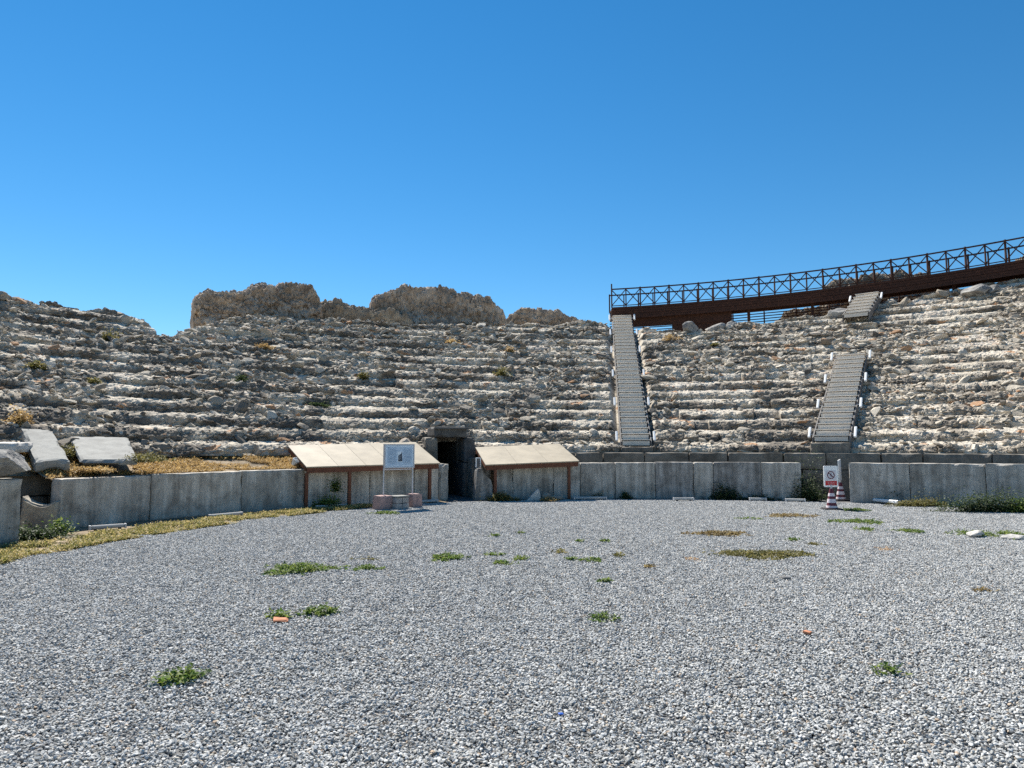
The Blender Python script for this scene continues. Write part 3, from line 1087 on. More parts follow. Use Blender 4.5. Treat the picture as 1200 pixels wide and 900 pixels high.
# ================================================================== RUBBLE MASSES ON THE SKYLINE
def mass(name, label, prof, base_y, radial, thick, mat, seed, amp=1.0, drop=1.2, lean=0.0):
    """prof: the mass's top line in the photograph (px, py), built as a thick rough wall standing at the given radius"""
    prof = sorted(prof)
    px = np.array([p[0] for p in prof], float); py = np.array([p[1] for p in prof], float)
    nS, nL = max(60, int((px[-1] - px[0]) * 1.3)), 110
    xs = np.linspace(px[0], px[-1], nS); ys = np.interp(xs, px, py); by = np.interp(xs, [px[0], px[-1]], base_y)
    rows = []
    for i in range(nS):
        top = at_r(xs[i], ys[i] + 4.5, radial); bot = at_r(xs[i], by[i], radial)
        th_ = theta_of(top)
        h = max(top.z - bot.z, .02)
        endf = math.sqrt(max(0, 1 - (2 * i / (nS - 1) - 1) ** 8))
        T = thick * (.35 + .65 * min(1, h / 1.2)) * max(endf, .15)
        ring = []
        for q in range(nL):
            f4 = 4 * ((q + .5) / nL)                  # even steps round a rounded box
            sd, g_ = int(f4) % 4, 2 * (f4 - int(f4)) - 1
            x, y = ((1, g_), (-g_, 1), (-1, -g_), (g_, -1))[sd]
            n6 = (abs(x) ** 5 + abs(y) ** 5) ** .2
            x, y = x / n6, y / n6
            zz_ = bot.z - drop + (h + drop) * (y + 1) / 2
            ring.append(pol(th_, radial + T * .5 + x * T * .5 - lean * (y + 1) / 2, zz_))
        rows.append(ring)
    W = np.array(rows, np.float32).reshape(-1, 3)
    cen = np.repeat(np.array([np.mean(np.array(r_), 0) for r_ in rows]), nL, 0)
    nrm = W - cen; nrm /= np.linalg.norm(nrm, axis=1, keepdims=True) + 1e-6
    d1_, o1_, r1_ = worley(W + (np.stack([vnoise(W, .4, seed + k_) for k_ in (1, 2, 3)], -1) - .5) * .2, (.34, .34, .24), seed)
    d2_, o2_, r2_ = worley(W, (.13, .13, .10), seed + 5)
    H_ = (r1_[0] - .5) * .22 + o1_[:, 2] * (r1_[1] - .5) * .2 - np.clip(d1_ - .5, 0, 1) * .14 + (r2_[0] - .5) * .13 - np.clip(d2_ - .5, 0, 1) * .12 + (fbm(W, 1.3, seed, 3) - .5) * .7 + (fbm(W, .12, seed + 4, 2) - .5) * .08
    W = W + nrm * (H_ * amp)[:, None]
    tnt = np.clip(.15 + .38 * r1_[3] + .3 * r2_[3] + .5 * (fbm(W, .9, seed + 9) - .5), 0, 1)
    F_ = []
    for i in range(nS - 1):
        for q in range(nL):
            q2_ = (q + 1) % nL
            F_.append((i * nL + q, i * nL + q2_, (i + 1) * nL + q2_, (i + 1) * nL + q))
    # close the ends with fans to the centre
    W = np.concatenate([W, [cen[0]], [cen[-1]]]); tnt = np.append(tnt, [.4, .4])
    c0, c1 = nS * nL, nS * nL + 1
    for q in range(nL):
        q2_ = (q + 1) % nL
        F_.append((c0, q2_, q, q)); F_.append((c1, (nS - 1) * nL + q, (nS - 1) * nL + q2_, (nS - 1) * nL + q2_))
    quads = np.array([f for f in F_ if f[2] != f[3]]); tris = np.array([f[:3] for f in F_ if f[2] == f[3]])
    me = bpy.data.meshes.new(name)
    me.from_pydata([tuple(map(float, v)) for v in W], [], [tuple(map(int, f)) for f in quads] + [tuple(map(int, f)) for f in tris])
    a_ = me.attributes.new('tint', 'FLOAT', 'POINT'); a_.data.foreach_set('value', tnt.astype(np.float32))
    me.materials.append(mat)
    bm = bmesh.new(); bm.from_mesh(me); bmesh.ops.recalc_face_normals(bm, faces=bm.faces); bm.to_mesh(me); bm.free()
    o = link(bpy.data.objects.new(name, me))
    return tag(o, label, 'ruined wall')


mass('wall_remnant', 'brown rubble wall remnant on the skyline, leftmost and overhanging at its left end',
     [(227, 356), (230, 347), (236, 340), (246, 334), (262, 334), (280, 333), (291, 334), (297, 330), (310, 328), (320, 331), (325, 335), (330, 330), (338, 327), (350, 327), (362, 329), (370, 335), (375, 346), (378, 362)],
     (377, 374), 28.3, 1.6, M['mass'], 201, drop=.25)
mass('wall_remnant', 'low pale rubble heap on the skyline between the two brown wall remnants',
     [(362, 362), (372, 353), (385, 349), (400, 348), (412, 352), (424, 357), (440, 359), (460, 358), (474, 362), (484, 372)], (376, 377), 28.7, 1.5, M['pale_mass'], 203)
mass('wall_remnant', 'largest brown rubble wall remnant, humped in the middle of the skyline',
     [(434, 356), (436, 346), (443, 339), (455, 334), (468, 329), (480, 327), (490, 331), (497, 334), (505, 330), (518, 329), (530, 331), (540, 336), (552, 338), (564, 342), (574, 347), (584, 354), (590, 360), (594, 372)],
     (378, 379), 29.5, 2.0, M['mass'], 207)
mass('wall_remnant', 'small low brown rubble wall remnant left of the walkway end on the skyline',
     [(592, 370), (598, 364), (606, 358), (616, 356), (628, 357), (640, 361), (652, 362), (664, 366), (674, 370), (686, 378)], (379, 379), 29.8, 1.4, M['mass'], 211)
mass('wall_remnant', 'brown rubble mass seen behind the railing of the walkway',
     [(962, 334), (966, 328), (975, 323), (990, 321), (1005, 320), (1020, 316), (1040, 315), (1056, 309), (1064, 313), (1085, 312), (1100, 317), (1112, 322)], (340, 325), 33.6, 2.0, M['pale_mass'], 215)
mass('wall_remnant', 'pale rubble heap behind the walkway railing at the right edge',
     [(1168, 306), (1180, 302), (1200, 298), (1230, 292), (1260, 290), (1290, 300)], (312, 300), 33.2, 2.0, M['pale_mass'], 219)

mass('wall_remnant', 'dark rubble mass behind the slats below the walkway, right of the bright gap',
     [(912, 372), (920, 362), (935, 357), (950, 354), (970, 349), (990, 345), (1010, 342), (1030, 346)], (384, 372), 33.0, 1.6, M['pale_mass'], 223)
# boulders under the walkway
for (px, py, w_, h_, lab) in ((840, 383, .9, .75, 'large grey boulder under the walkway beside the bright gap in the slats'),
                               (808, 387, .7, .55, 'grey boulder in shade under the left part of the walkway'),
                               (860, 374, .7, .7, 'rounded grey boulder under the walkway at the left edge of the bright gap'),
                               (983, 366, .9, .6, 'flat dark boulder under the walkway left of the short upper stairs'),
                               (1143, 343, .95, .62, 'big round grey boulder under the right part of the walkway'),
                               (1164, 340, .6, .42, 'smaller grey boulder right of the big round one under the walkway')):
    p, t_, u_ = bank_px(px, py)
    o = rock_mesh('boulder', (w_, w_ * .8, h_), M['boulder'], p - Vector((0, 0, .1)), -t_, seed=int(px), sub=4)
    tag(o, lab, 'boulder')

# ================================================================== WALKWAY
wl = [(717, 359.5), (800, 354.5), (900, 346), (1000, 332.5), (1075, 321), (1200, 305)]
wp = [at_r(x, y, WR) for x, y in wl]
wt = np.array([theta_of(p) for p in wp]); wz = np.array([p.z for p in wp])
co_ = np.polyfit(wt, wz, 1)
deck_z = lambda t: float(np.polyval(co_, t))
print('deck z', [round(deck_z(t), 2) for t in wt], [round(q, 2) for q in wz])
T0 = wt[0]; BAY = .79 / WR; NB = 42
walk = thing('walkway', 'dark rusty steel walkway with cross braced railings along the top of the seating', 'walkway', pol(T0, WR, deck_z(T0)))
inv = -Vector(walk.location)
WW = 1.7


def wpt(t, r, dz):
    return pol(t, r, deck_z(t) + dz) + inv


def swept(name, r, w_, dz, h_, t0=None, t1=None, parent=walk, mat=None, n=NB):
    t0 = T0 if t0 is None else t0
    t1 = T0 + NB * BAY if t1 is None else t1
    Vv = []
    for i in range(n + 1):
        t = t0 + (t1 - t0) * i / n
        for a_, b_ in ((0, 0), (w_, 0), (w_, h_), (0, h_)):
            Vv.append(wpt(t, r + a_, dz + b_))
    Ff = []
    for i in range(n):
        for q in range(4):
            q2_ = (q + 1) % 4
            Ff.append((i * 4 + q, (i + 1) * 4 + q, (i + 1) * 4 + q2_, i * 4 + q2_))
    Ff.append((0, 1, 2, 3)); Ff.append((n * 4 + 3, n * 4 + 2, n * 4 + 1, n * 4))
    return mesh_np(name, [tuple(v) for v in Vv], np.array(Ff), mat or M['rust'], parent)


swept('deck', WR + .03, WW - .06, -.10, .07)
for q in range(5):                        # lapped boards of the fascia
    swept('fascia_board', WR - .03 + .018 * (q % 2) , .03, -.16 - q * .135, .122)
for q in range(2):
    swept('beam', WR + .25 + q * 1.1, .12, -.62, .5)
for rr0 in (WR, WR + WW - .05):
    swept('top_rail', rr0, .06, .96, .065)
    swept('bottom_rail', rr0, .05, .03, .04)
for i in range(NB + 1):
    t = T0 + i * BAY
    for rr0, hgt in ((WR, 1.0), (WR + WW - .05, 1.0)):
        mb = MB()
        mb.bar(wpt(t, rr0 + .025, -.05), wpt(t, rr0 + .025, hgt + (.30 if (i == 0 and rr0 == WR) else .05 if i % 2 == 0 else 0)), .068 if i % 2 == 0 else .055)
        mb.build('railing_post', M['rust'], walk)
for i in range(NB):
    for rr0 in (WR,):
        mb = MB()
        ta, tb = T0 + i * BAY, T0 + (i + 1) * BAY
        mb.bar(wpt(ta, rr0 + .018, .06), wpt(tb, rr0 + .018, .96), .044)
        mb.bar(wpt(ta, rr0 + .040, .96), wpt(tb, rr0 + .045, .06), .044)
        mb.build('cross_brace', M['rust'], walk)
# slatted screen below the deck on the outer side, and legs
for q in range(6):
    swept('screen_slat', WR + WW - .02, .04, -.72 - q * .15, .05)
for i in range(0, NB + 1):
    t = T0 + (i + .3) * BAY * 1.0
    if i % 2 == 0:
        mb = MB(); mb.bar(wpt(t, WR + WW - .06, -.6), wpt(t, WR + WW - .06, -1.75), .06); mb.build('screen_post', M['rust'], walk)
    if i % 4 == 1:
        for rr0 in (WR + .3, WR + 1.4):
            mb = MB(); mb.bar(wpt(t, rr0, -.6), wpt(t, rr0, -2.6), .11); mb.build('leg', M['rust'], walk)
# deeper panel below the fascia along the left part
swept('lower_panel', WR + .30, .05, -1.17, .53, T0 + .2 * BAY, T0 + 8.2 * BAY, n=12)
swept('lower_panel', WR + .36, .05, -1.75, .80, T0 + 4.2 * BAY, T0 + 8.2 * BAY, n=8)

# ================================================================== PARAPET, PODIUM
HEIGHT = lambda t: float(np.interp(t, [-1.15, -.7, -.3, .1, .6, .9], [1.05, 1.09, 1.15, 1.19, 1.22, 1.25]))


def tpx(px, r=R0):
    return theta_of(at_r(px, 560, r))


def wall_run(name, label, xs, mats, r=R0, depth=.34, seed=0, hmul=None, cat='wall', part='slab'):
    tm = (tpx(xs[0], r) + tpx(xs[-1], r)) / 2
    o0 = pol(tm, r)
    root = thing(name, label, cat, o0)
    for i in range(len(xs) - 1):
        a, b = tpx(xs[i], r), tpx(xs[i + 1], r)
        t = (a + b) / 2
        L_ = 2 * r * math.sin((b - a) / 2) - .004
        h = HEIGHT(t) * (hmul[i] if hmul else 1) + random.uniform(-.006, .006)
        p = pol(t, r * math.cos((b - a) / 2) + depth / 2 + random.uniform(-.006, .006)) - o0
        rough_block(part, (L_, depth, h), mats[i % len(mats)], root, (p.x, p.y, -.03), (random.gauss(0, .006), 0, -t + random.gauss(0, .004)), res=.06, amp=.007, chip=.022, seed=seed + i)
    return root


wall_run('parapet_wall', 'pale grey marble parapet of upright slabs left of the doorway', [72, 178, 284, 357, 434, 486, 514], [M['slab_warm'], M['slab_warm'], M['slab'], M['slab_warm'], M['slab_warm']], seed=10)
wall_run('parapet_wall', 'stained grey marble parapet between the doorway and the traffic cones', [582, 601, 649, 680, 721, 768, 813, 836, 892, 939],
         [M['slab'], M['slab'], M['slab'], M['slab'], M['slab'], M['slab_stain'], M['slab'], M['slab_stain'], M['slab']], seed=30)
wall_run('parapet_wall', 'clean blue grey parapet slabs right of the traffic cones', [995, 1066, 1155, 1268, 1400, 1600], [M['slab']], seed=50)


def coursed(name, label, ta, tb, r, tops, mat, seed, depth=.42):
    tm = (ta + tb) / 2
    o0 = pol(tm, r)
    root = thing(name, label, 'wall', o0)
    r_ = random.Random(seed)
    z0 = -.05
    for c, z1 in enumerate(tops):
        t = ta
        while t < tb - .01:
            t2 = min(tb, t + r_.uniform(.85, 1.9) / r)
            if tb - t2 < .03: t2 = tb
            L_ = 2 * r * math.sin((t2 - t) / 2) - .010
            p = pol((t + t2) / 2, r * math.cos((t2 - t) / 2) + depth / 2 + r_.uniform(-.015, .015) + .02 * c) - o0
            rough_block('block', (L_, depth, z1 - z0 - .006), mat, root, (p.x, p.y, z0), (0, 0, -(t + t2) / 2), res=.11, amp=.009, chip=.03, seed=seed + int(t * 900) + c)
            t = t2
        z0 = z1
    return root


coursed('podium_wall', 'brown grey coursed wall behind the parapet right of the doorway, below the stairs', DOOR + .062, math.radians(66), 15.5, (.92, 1.46), M['podium'], 400)
coursed('podium_wall', 'short dark wall behind the carved seat stone at the left edge', math.radians(-92), tpx(110, 15.2), 15.2, (.62, 1.08), M['podium'], 440)

# earth fill between the left parapet and the rows
tA, tB = tpx(74), DOOR - .066
nn, mmm = 200, 22
Vf = []
for i in range(mmm):
    f = i / (mmm - 1)
    for j in range(nn):
        t = tA + (tB - tA) * j / (nn - 1)
        r = 14.30 + f * 1.85
        Vf.append((CX + r * math.sin(t), CY + r * math.cos(t), HEIGHT(t) - .05 + (.36 + .34 * max(0, min(1, (tpx(200) - t) / .12))) * f ** 1.3))
Vf = np.array(Vf, np.float32)
Vf[:, 2] += (fbm(Vf, .5, 12, 3) - .5) * .09
i_, j_ = np.meshgrid(np.arange(mmm - 1), np.arange(nn - 1), indexing='ij')
a_ = (i_ * nn + j_).ravel()
tag(mesh_np('earth_bank', Vf, np.stack([a_, a_ + 1, a_ + nn + 1, a_ + nn], -1), M['soil']), kind='structure')
# earth under the slabs at the far left
Vf = []
for i in range(mmm):
    f = i / (mmm - 1)
    for j in range(60):
        t = math.radians(-100) + (tpx(74) - math.radians(-100) + .01) * j / 59
        r = 15.0 + f * 1.3
        Vf.append((CX + r * math.sin(t), CY + r * math.cos(t), 1.08 + .62 * f))
Vf = np.array(Vf, np.float32); Vf[:, 2] += (fbm(Vf, .4, 13, 3) - .5) * .12
i_, j_ = np.meshgrid(np.arange(mmm - 1), np.arange(59), indexing='ij')
a_ = (i_ * 60 + j_).ravel()
tag(mesh_np('earth_bank', Vf, np.stack([a_, a_ + 1, a_ + 61, a_ + 60], -1), M['soil']), kind='structure')

# ================================================================== DOORWAY
dw = thing('doorway', 'dark narrow stone doorway with heavy lintel between the two shelters', 'doorway', pol(DOOR, 15.75), -DOOR)
rough_block('lintel', (1.12, 1.05, .35), M['dark_stone'], dw, (-.02, .50, 1.97), (0, 0, 0), res=.07, amp=.008, chip=.03, seed=501)
mb = MB(); mb.box((-.02, -.06, 2.27), (1.19, .10, .07)); mb.build('lintel_moulding', M['dark_stone'], dw, bevel=.012)
for s, nm in ((-1, 0), (1, 1)):
    x = s * (.42 + .21)
    rough_block('jamb', (.42, .8, 1.15), M['dark_stone'], dw, (x, .42, -.03), res=.08, amp=.01, chip=.035, seed=510 + nm)
    rough_block('jamb', (.40, .78, .84), M['podium'] if s < 0 else M['dark_stone'], dw, (x + s * .02, .42, 1.125), res=.07, amp=.016, chip=.06, seed=515 + nm)
    mb = MB(); mb.box((s * .60, 3.0, .97), (.32, 4.3, 2.0)); mb.build('passage_wall', M['dark_stone'], dw)
mb = MB(); mb.box((0, 3.0, 2.04), (1.6, 4.0, .12)); mb.build('passage_ceiling', M['podium'], dw)
mb = MB(); mb.box((0, 5.2, 1.0), (1.6, .2, 2.1)); mb.build('passage_end', M['podium'], dw)
# cheeks of the opening between parapet and lintel
rough_block('cheek_stone', (.34, 1.2, 1.16), M['slab'], dw, (-.66, -.75, -.03), (0, 0, .02), res=.08, amp=.012, chip=.05, seed=521)
rough_block('cheek_stone', (.36, .62, 1.32), M['podium'], dw, (.70, -.36, -.03), (0, 0, -.03), res=.07, amp=.012, chip=.05, seed=522)
rough_block('cheek_stone', (.40, .50, .70), M['slab_stain'], dw, (.72, -.98, -.03), (0, 0, -.05), res=.07, amp=.02, chip=.06, seed=523)
rough_block('cheek_stone', (.42, .48, .50), M['slab_stain'], dw, (.76, -.99, .67), (0, 0, .03), res=.07, amp=.02, chip=.06, seed=524)
# pale stones standing in for spots of daylight at the back of the passage
for q, (x, z_) in enumerate(((.02, .55), (.03, .78), (.0, 1.05), (.02, 1.35))):
    rough_block('daylight_spot', (.10, .1, .10), M['white_stone'], dw, (x, 5.02, z_), res=.04, amp=.01, seed=530 + q)


def broken(U, P):
    # top slants from left high to right low
    P = P.copy()
    P[:, 2] *= 1 - .50 * np.clip(U[:, 0] + .15, 0, 1) ** .7 * U[:, 2]
    P[:, 0] *= 1 - .25 * U[:, 2]
    return P


t_ = tpx(568)
p = pol(t_, R0 + .17)
tag(rough_block('broken_slab', (.62, .34, 1.02), M['slab_stain'], None, (p.x, p.y, -.03), (0, 0, -t_), res=.05, amp=.025, chip=.06, seed=540, shape=broken),
    'broken upright slab with slanting jagged top, just right of the doorway', 'stone slab')
p = at_r(560.5, 546, R0 + .1)
hb = thing('sign_frame', 'small white rectangular frame standing on the broken slab right of the doorway', 'sign', (p.x, p.y, 1.02), -t_)
for (c, d) in (((-.07, 0, .15), (.03, .03, .30)), ((.07, 0, .15), (.03, .03, .30))):
    mb = MB(); mb.box(c, d); mb.build('frame_side', M['white'], hb, bevel=.004)
mb = MB(); mb.box((0, 0, .29), (.109, .028, .03)); mb.build('frame_top', M['white'], hb)
mb = MB(); mb.box((0, .004, .14), (.108, .012, .25)); mb.build('panel', M['deck_side'], hb)

# ================================================================== SHELTERS
def shelter(label, fl, fr, bl, br, posts, rf, rbk, seam):
    A, B = at_r(*fl, rf), at_r(*fr, rf)
    Cc, D = at_r(*br, rbk), at_r(*bl, rbk)
    o0 = Vector((A.x, A.y, 0))
    root = thing('shelter', label, 'shelter', o0)
    A, B, Cc, D = (v - o0 for v in (A, B, Cc, D))
    nrm = (B - A).cross(D - A).normalized()
    cuts = [0] + seam + [1]
    for f0, f1, q in [(a + .0009, b - .0009, 0) for a, b in zip(cuts, cuts[1:])]:
        mb = MB()
        lift = nrm * (.006 * q)
        mb.prism([A.lerp(B, f0) + lift, A.lerp(B, f1) + lift, D.lerp(Cc, f1) + lift, D.lerp(Cc, f0) + lift], nrm * -.035)
        mb.build('roof_sheet', M['roof'], root)
    down = Vector((0, 0, -1))
    inn = (D - A).normalized()
    for (p_, q_, nm) in ((A, B, 'front_beam'), (D, Cc, 'back_beam')):
        mb = MB()
        sgn = 1 if nm == 'front_beam' else -1
        d_ = (q_ - p_).normalized() * .03
        p2, q2_ = p_ + inn * .03 * sgn + nrm * -.038 + d_, q_ + inn * .03 * sgn + nrm * -.038 - d_
        mb.prism([p2, q2_, q2_ + down * .145, p2 + down * .145], inn * .055 * sgn)
        mb.build(nm, M['brown'], root)
    for (p_, q_) in ((A, D), (B, Cc)):
        mb = MB()
        s = (B - A).normalized() * (.028 if p_ is A else -.028)
        off = inn * .1
        p2, q2_ = p_ + off + nrm * -.038 + s * .2, q_ - off + nrm * -.038 + s * .2
        mb.prism([p2, q2_, q2_ + down * .11, p2 + down * .11], s * 1.6)
        mb.build('side_beam', M['brown'], root)
    for px in posts:
        best = min(np.linspace(0, 1, 401), key=lambda f: abs((600 + FOC * ((A.lerp(B, f) + o0).x / ((A.lerp(B, f) + o0).y * math.cos(PITCH)))) - px))
        c = A.lerp(B, best) + inn * .058
        mb = MB()
        mb.box((c.x, c.y, (c.z - .19) / 2 - .02), (.085, .085, c.z - .19 + .06), rz=math.atan2((B - A).y, (B - A).x))
        mb.build('post', M['brown'], root, bevel=.004)
    for f in (.05, .95):
        c = D.lerp(Cc, f) - inn * .06
        mb = MB(); mb.box((c.x, c.y, (c.z - .18 + .95) / 2), (.085, .085, c.z - .18 - .95), rz=math.atan2((B - A).y, (B - A).x)); mb.build('back_post', M['brown'], root)
    return root


shelter('long low shelter with cream sheet roof on brown posts, left of the doorway', (359, 547), (516, 542.5), (337, 522), (487, 518), (361, 411, 505), 13.62, 15.4, [.22, .42, .61, .81])
shelter('short low shelter with cream sheet roof on two brown posts, right of the doorway', (569, 544.5), (679, 540), (557, 524), (656, 520), (581, 667), 13.62, 15.4, [.33, .66])

# ================================================================== INFORMATION BOARD
a, b = gp(449, 597), gp(483, 594.5)
ang = math.atan2(b.y - a.y, b.x - a.x)
o0 = (a + b) / 2
ib = thing('information_board', 'pale blue information board on two thin posts set in pinkish blocks', 'information board', o0, ang)
Wd = (b - a).length
hw = Wd / 2
mpp = o0.y / FOC
for s in (-1, 1):
    mb = MB(); mb.tube((s * hw, 0, .3), (s * hw, 0, 1.74), .019, 10); mb.build('post', M['alu'], ib)
    rough_block('base_block', (.40 if s < 0 else .33, .36, .385), M['pink'], ib, (s * hw + (-.02 if s < 0 else .05), 0, -.01), res=.08, amp=.004, chip=.015, seed=600 + s)
bz0, bz1 = 1.10, 1.725
mb = MB(); mb.box((0, -.035, (bz0 + bz1) / 2), (Wd - .01, .02, bz1 - bz0)); mb.build('panel', M['board'], ib)
fr = MB()
for s in (-1, 1):
    fr.box((s * (hw + .005), -.035, (bz0 + bz1) / 2), (.03, .045, bz1 - bz0 + .03))
fr.box((0, -.035, bz1), (Wd - .021, .043, .028)); fr.box((0, -.035, bz0), (Wd - .021, .043, .028)); fr.box((0, 0, bz0 - .05), (Wd - .04, .02, .022))
fr.build('frame', M['alu'], ib)
mb = MB()
for (c, d) in (((0, .265), (Wd - .07, .02)), ((0, -.265), (Wd - .07, .02)), ((-hw + .045, 0), (.02, .51)), ((hw - .045, 0), (.02, .51))):
    mb.box((c[0], -.047, (bz0 + bz1) / 2 + c[1]), (d[0], .004, d[1]))
mb.build('pale_border', M['board_pale'], ib)
zc = (bz0 + bz1) / 2
mb = MB()
rr2 = random.Random(4)
for col, x0, x1 in ((0, -hw + .085, -.105), (1, .125, hw - .085)):
    for l in range(19):
        zq = zc + .185 - l * .0205
        x = x0
        while x < x1 - .02:
            wl_ = min(rr2.uniform(.02, .055), x1 - x)
            mb.box((x + wl_ / 2, -.0465, zq), (wl_, .003, .007))
            x += wl_ + .010
mb.build('text_lines', M['ink_pale'], ib)
mb = MB(); mb.box((-hw + .12, -.0465, zc + .222), (.055, .003, .016)); mb.build('heading', M['ink'], ib)
mb = MB(); mb.box((.012, -.0465, zc - .02), (.165, .003, .29)); mb.build('photo_print', M['board_pale'], ib)
mb = MB()
pts = [(-.058, -.145), (.078, -.145), (.068, .115), (.045, .085), (.03, .05), (.012, .055), (-.02, .02), (-.045, .03), (-.056, -.02)]
mb.prism([(x + .012, -.0482, zc + y_) for x, y_ in pts], (0, -.002, 0))
mb.build('photo_dark_shape', M['ink'], ib)
mb = MB()
for (x, y_, w_, h_) in ((-.01, -.02, .03, .03), (.0, -.06, .05, .025), (.03, .0, .02, .05), (-.02, -.09, .03, .02)):
    mb.box((x + .01, -.0512, zc + y_), (w_, .002, h_))
mb.build('photo_detail', M['ink_mid'], ib)

ob = gp(467, 597.0)
cb = thing('concrete_blocks', 'low grey concrete block step between the two pinkish feet of the information board', 'concrete step', (ob.x, ob.y + .12, 0), ang)
for x, w_ in ((-.105, .195), (.10, .20)):
    rough_block('block', (w_, .34, .17), M['conc'], cb, (x, 0, -.01), res=.06, amp=.003, chip=.01, seed=int(610 + x * 100))
    rough_block('block', (w_, .34, .15), M['conc'], cb, (x, .01, .165), res=.06, amp=.003, chip=.01, seed=int(640 + x * 100))
rough_block('top_slab', (.42, .37, .045), M['flat_slab'], cb, (0, 0, .317), res=.06, amp=.003, chip=.01, seed=660)

# ================================================================== TRAFFIC CONES
def cone(label, p, rz, sign, tilt=0.0):
    root = thing('traffic_cone', label, 'traffic cone', p, rz)
    mb = MB(); mb.box((0, 0, .022), (.46, .46, .044)); mb.build('base', M['black'], root, bevel=.01)
    R = lambda z: .145 - .165 * (z / .62) * .62
    body = lambda z0_, z1_, e: MB().lathe([(max(.02, .15 - .19 * z0_) + e, z0_), (max(.02, .15 - .19 * z1_) + e, z1_)], 28)
    body(.045, .56, 0).build('body', M['cone_dark'], root, smooth=False)
    for z0_, z1_ in ((.06, .115), (.19, .29), (.36, .44)):
        body(z0_, z1_, .004).build('band', M['cone_white'], root)
    if sign:
        mb = MB(); mb.tube((0, 0, .55), (0, 0, .66), .028, 12); mb.build('sign_socket', M['alu'], root)
    return root


def cone_sign(root, z0_, w_, h_, yaw, roll, full=True):
    sp_ = bpy.data.objects.new('sign_panel', None)
    pane = MB()
    n_ = 6; r_ = .03
    pts = []
    for cx_, cz_, a0 in ((w_ / 2 - r_, h_ - r_, 0), (-w_ / 2 + r_, h_ - r_, 90), (-w_ / 2 + r_, r_, 180), (w_ / 2 - r_, r_, 270)):
        for q in range(n_ + 1):
            a = math.radians(a0 + 90 * q / n_)
            pts.append((cx_ + r_ * math.cos(a), -.012, cz_ + r_ * math.sin(a)))
    pane.prism(pts, (0, .024, 0))
    o = pane.build('sign_panel', M['white'], root)
    o.location = (0, 0, z0_); o.rotation_euler = (0, roll, yaw)
    if not full:
        return
    mb = MB(); mb.box((0, -.0135, .31), (w_ - .09, .003, .26)); mb.build('pictogram_field', M['sign_grey'], o)
    mb = MB(); mb.box((0, -.0135, .105), (w_ - .07, .003, .12)); mb.build('warning_strip', M['red'], o)
    ringm = MB(); n_ = 36
    A = []; B = []
    for q in range(n_):
        t = 2 * math.pi * q / n_
        A.append(ringm.bm.verts.new((.100 * math.cos(t), -.0165, .315 + .105 * math.sin(t)))); B.append(ringm.bm.verts.new((.076 * math.cos(t), -.0165, .315 + .081 * math.sin(t))))
    for q in range(n_):
        j = (q + 1) % n_
        ringm.bm.faces.new((A[q], A[j], B[j], B[q]))
    ringm.build('prohibition_ring', M['cone_dark'], o)
    mb = MB()
    mb.bar((-.058, -.0175, .370), (.058, -.0175, .258), .003, .022); mb.build('slash', M['cone_dark'], o)
    mb = MB()                              # small dark walking figure
    mb.box((.0, -.0155, .352), (.022, .002, .022)); mb.box((0, -.0155, .318), (.030, .002, .042)); mb.bar((-.004, -.0155, .30), (-.026, -.0155, .262), .002, .012); mb.bar((.004, -.0155, .30), (.022, -.0155, .262), .002, .012)
    mb.build('figure', M['ink'], o)
    mb = MB(); r3 = random.Random(8)
    for zq, x0 in ((.128, -.115), (.082, -.085)):
        x = x0
        while x < -x0:
            mb.box((x + .006, -.0160, zq), (.0045, .002, .026))
            if r3.random() < .8: mb.box((x + .0115, -.0160, zq + r3.choice((-.011, 0, .011))), (.0058, .002, .005))
            x += .021
    mb.build('lettering', M['sign_grey'], o)
    mb = MB(); mb.tube((0, -.0145, h_ - .028), (0, -.010, h_ - .028), .010, 12); mb.build('hanging_hole', M['ink'], o)


pc = gp(975, 597.5)
c1 = cone('front traffic cone with red and white bands carrying a no entry sign', pc, math.radians(-8), True)
cone_sign(c1, .60, .375, .56, math.radians(8), 0)
pc2 = gp(985.5, 586.8)
c2 = cone('rear traffic cone holding a blank white panel seen nearly edge on', pc2, math.radians(5), True)
cone_sign(c2, .60, .38, .66, math.radians(50), math.radians(-4), False)
pw = gp(966.5, 582.5)
tag(rock_mesh('pale_stone', (.28, .3, .42), M['white_stone'], pw, .3, seed=71, sub=3), 'pale upright stone standing just behind the two traffic cones', 'stone')

# ================================================================== LIGHT BARS
def light_bar(label, xa, ya, xb, yb, rad=.05, z=.075):
    a, b = gp(xa, ya, z), gp(xb, yb, z)
    root = thing('light_bar', label, 'light bar', (a + b) / 2 - Vector((0, 0, z)), math.atan2(b.y - a.y, b.x - a.x), 'white light bars lying at the foot of the parapet')
    L_ = (b - a).length
    mb = MB(); mb.box((0, 0, z), (L_ - .08, rad * 1.7, rad * 1.5)); mb.build('tube', M['white'] if rad > .055 else M['shaded_white'], root, bevel=.018)
    for s in (-1, 1):
        mb = MB(); mb.box((s * (L_ / 2 - .02), 0, z - .005), (.04, rad * 1.9, rad * 1.8)); mb.build('end_cap', M['alu'], root, bevel=.006)
        mb = MB(); mb.box((s * L_ * .32, 0, (z - rad * .76) / 2), (.05, .07, z - rad * .76 + .004)); mb.build('foot', M['black'], root)


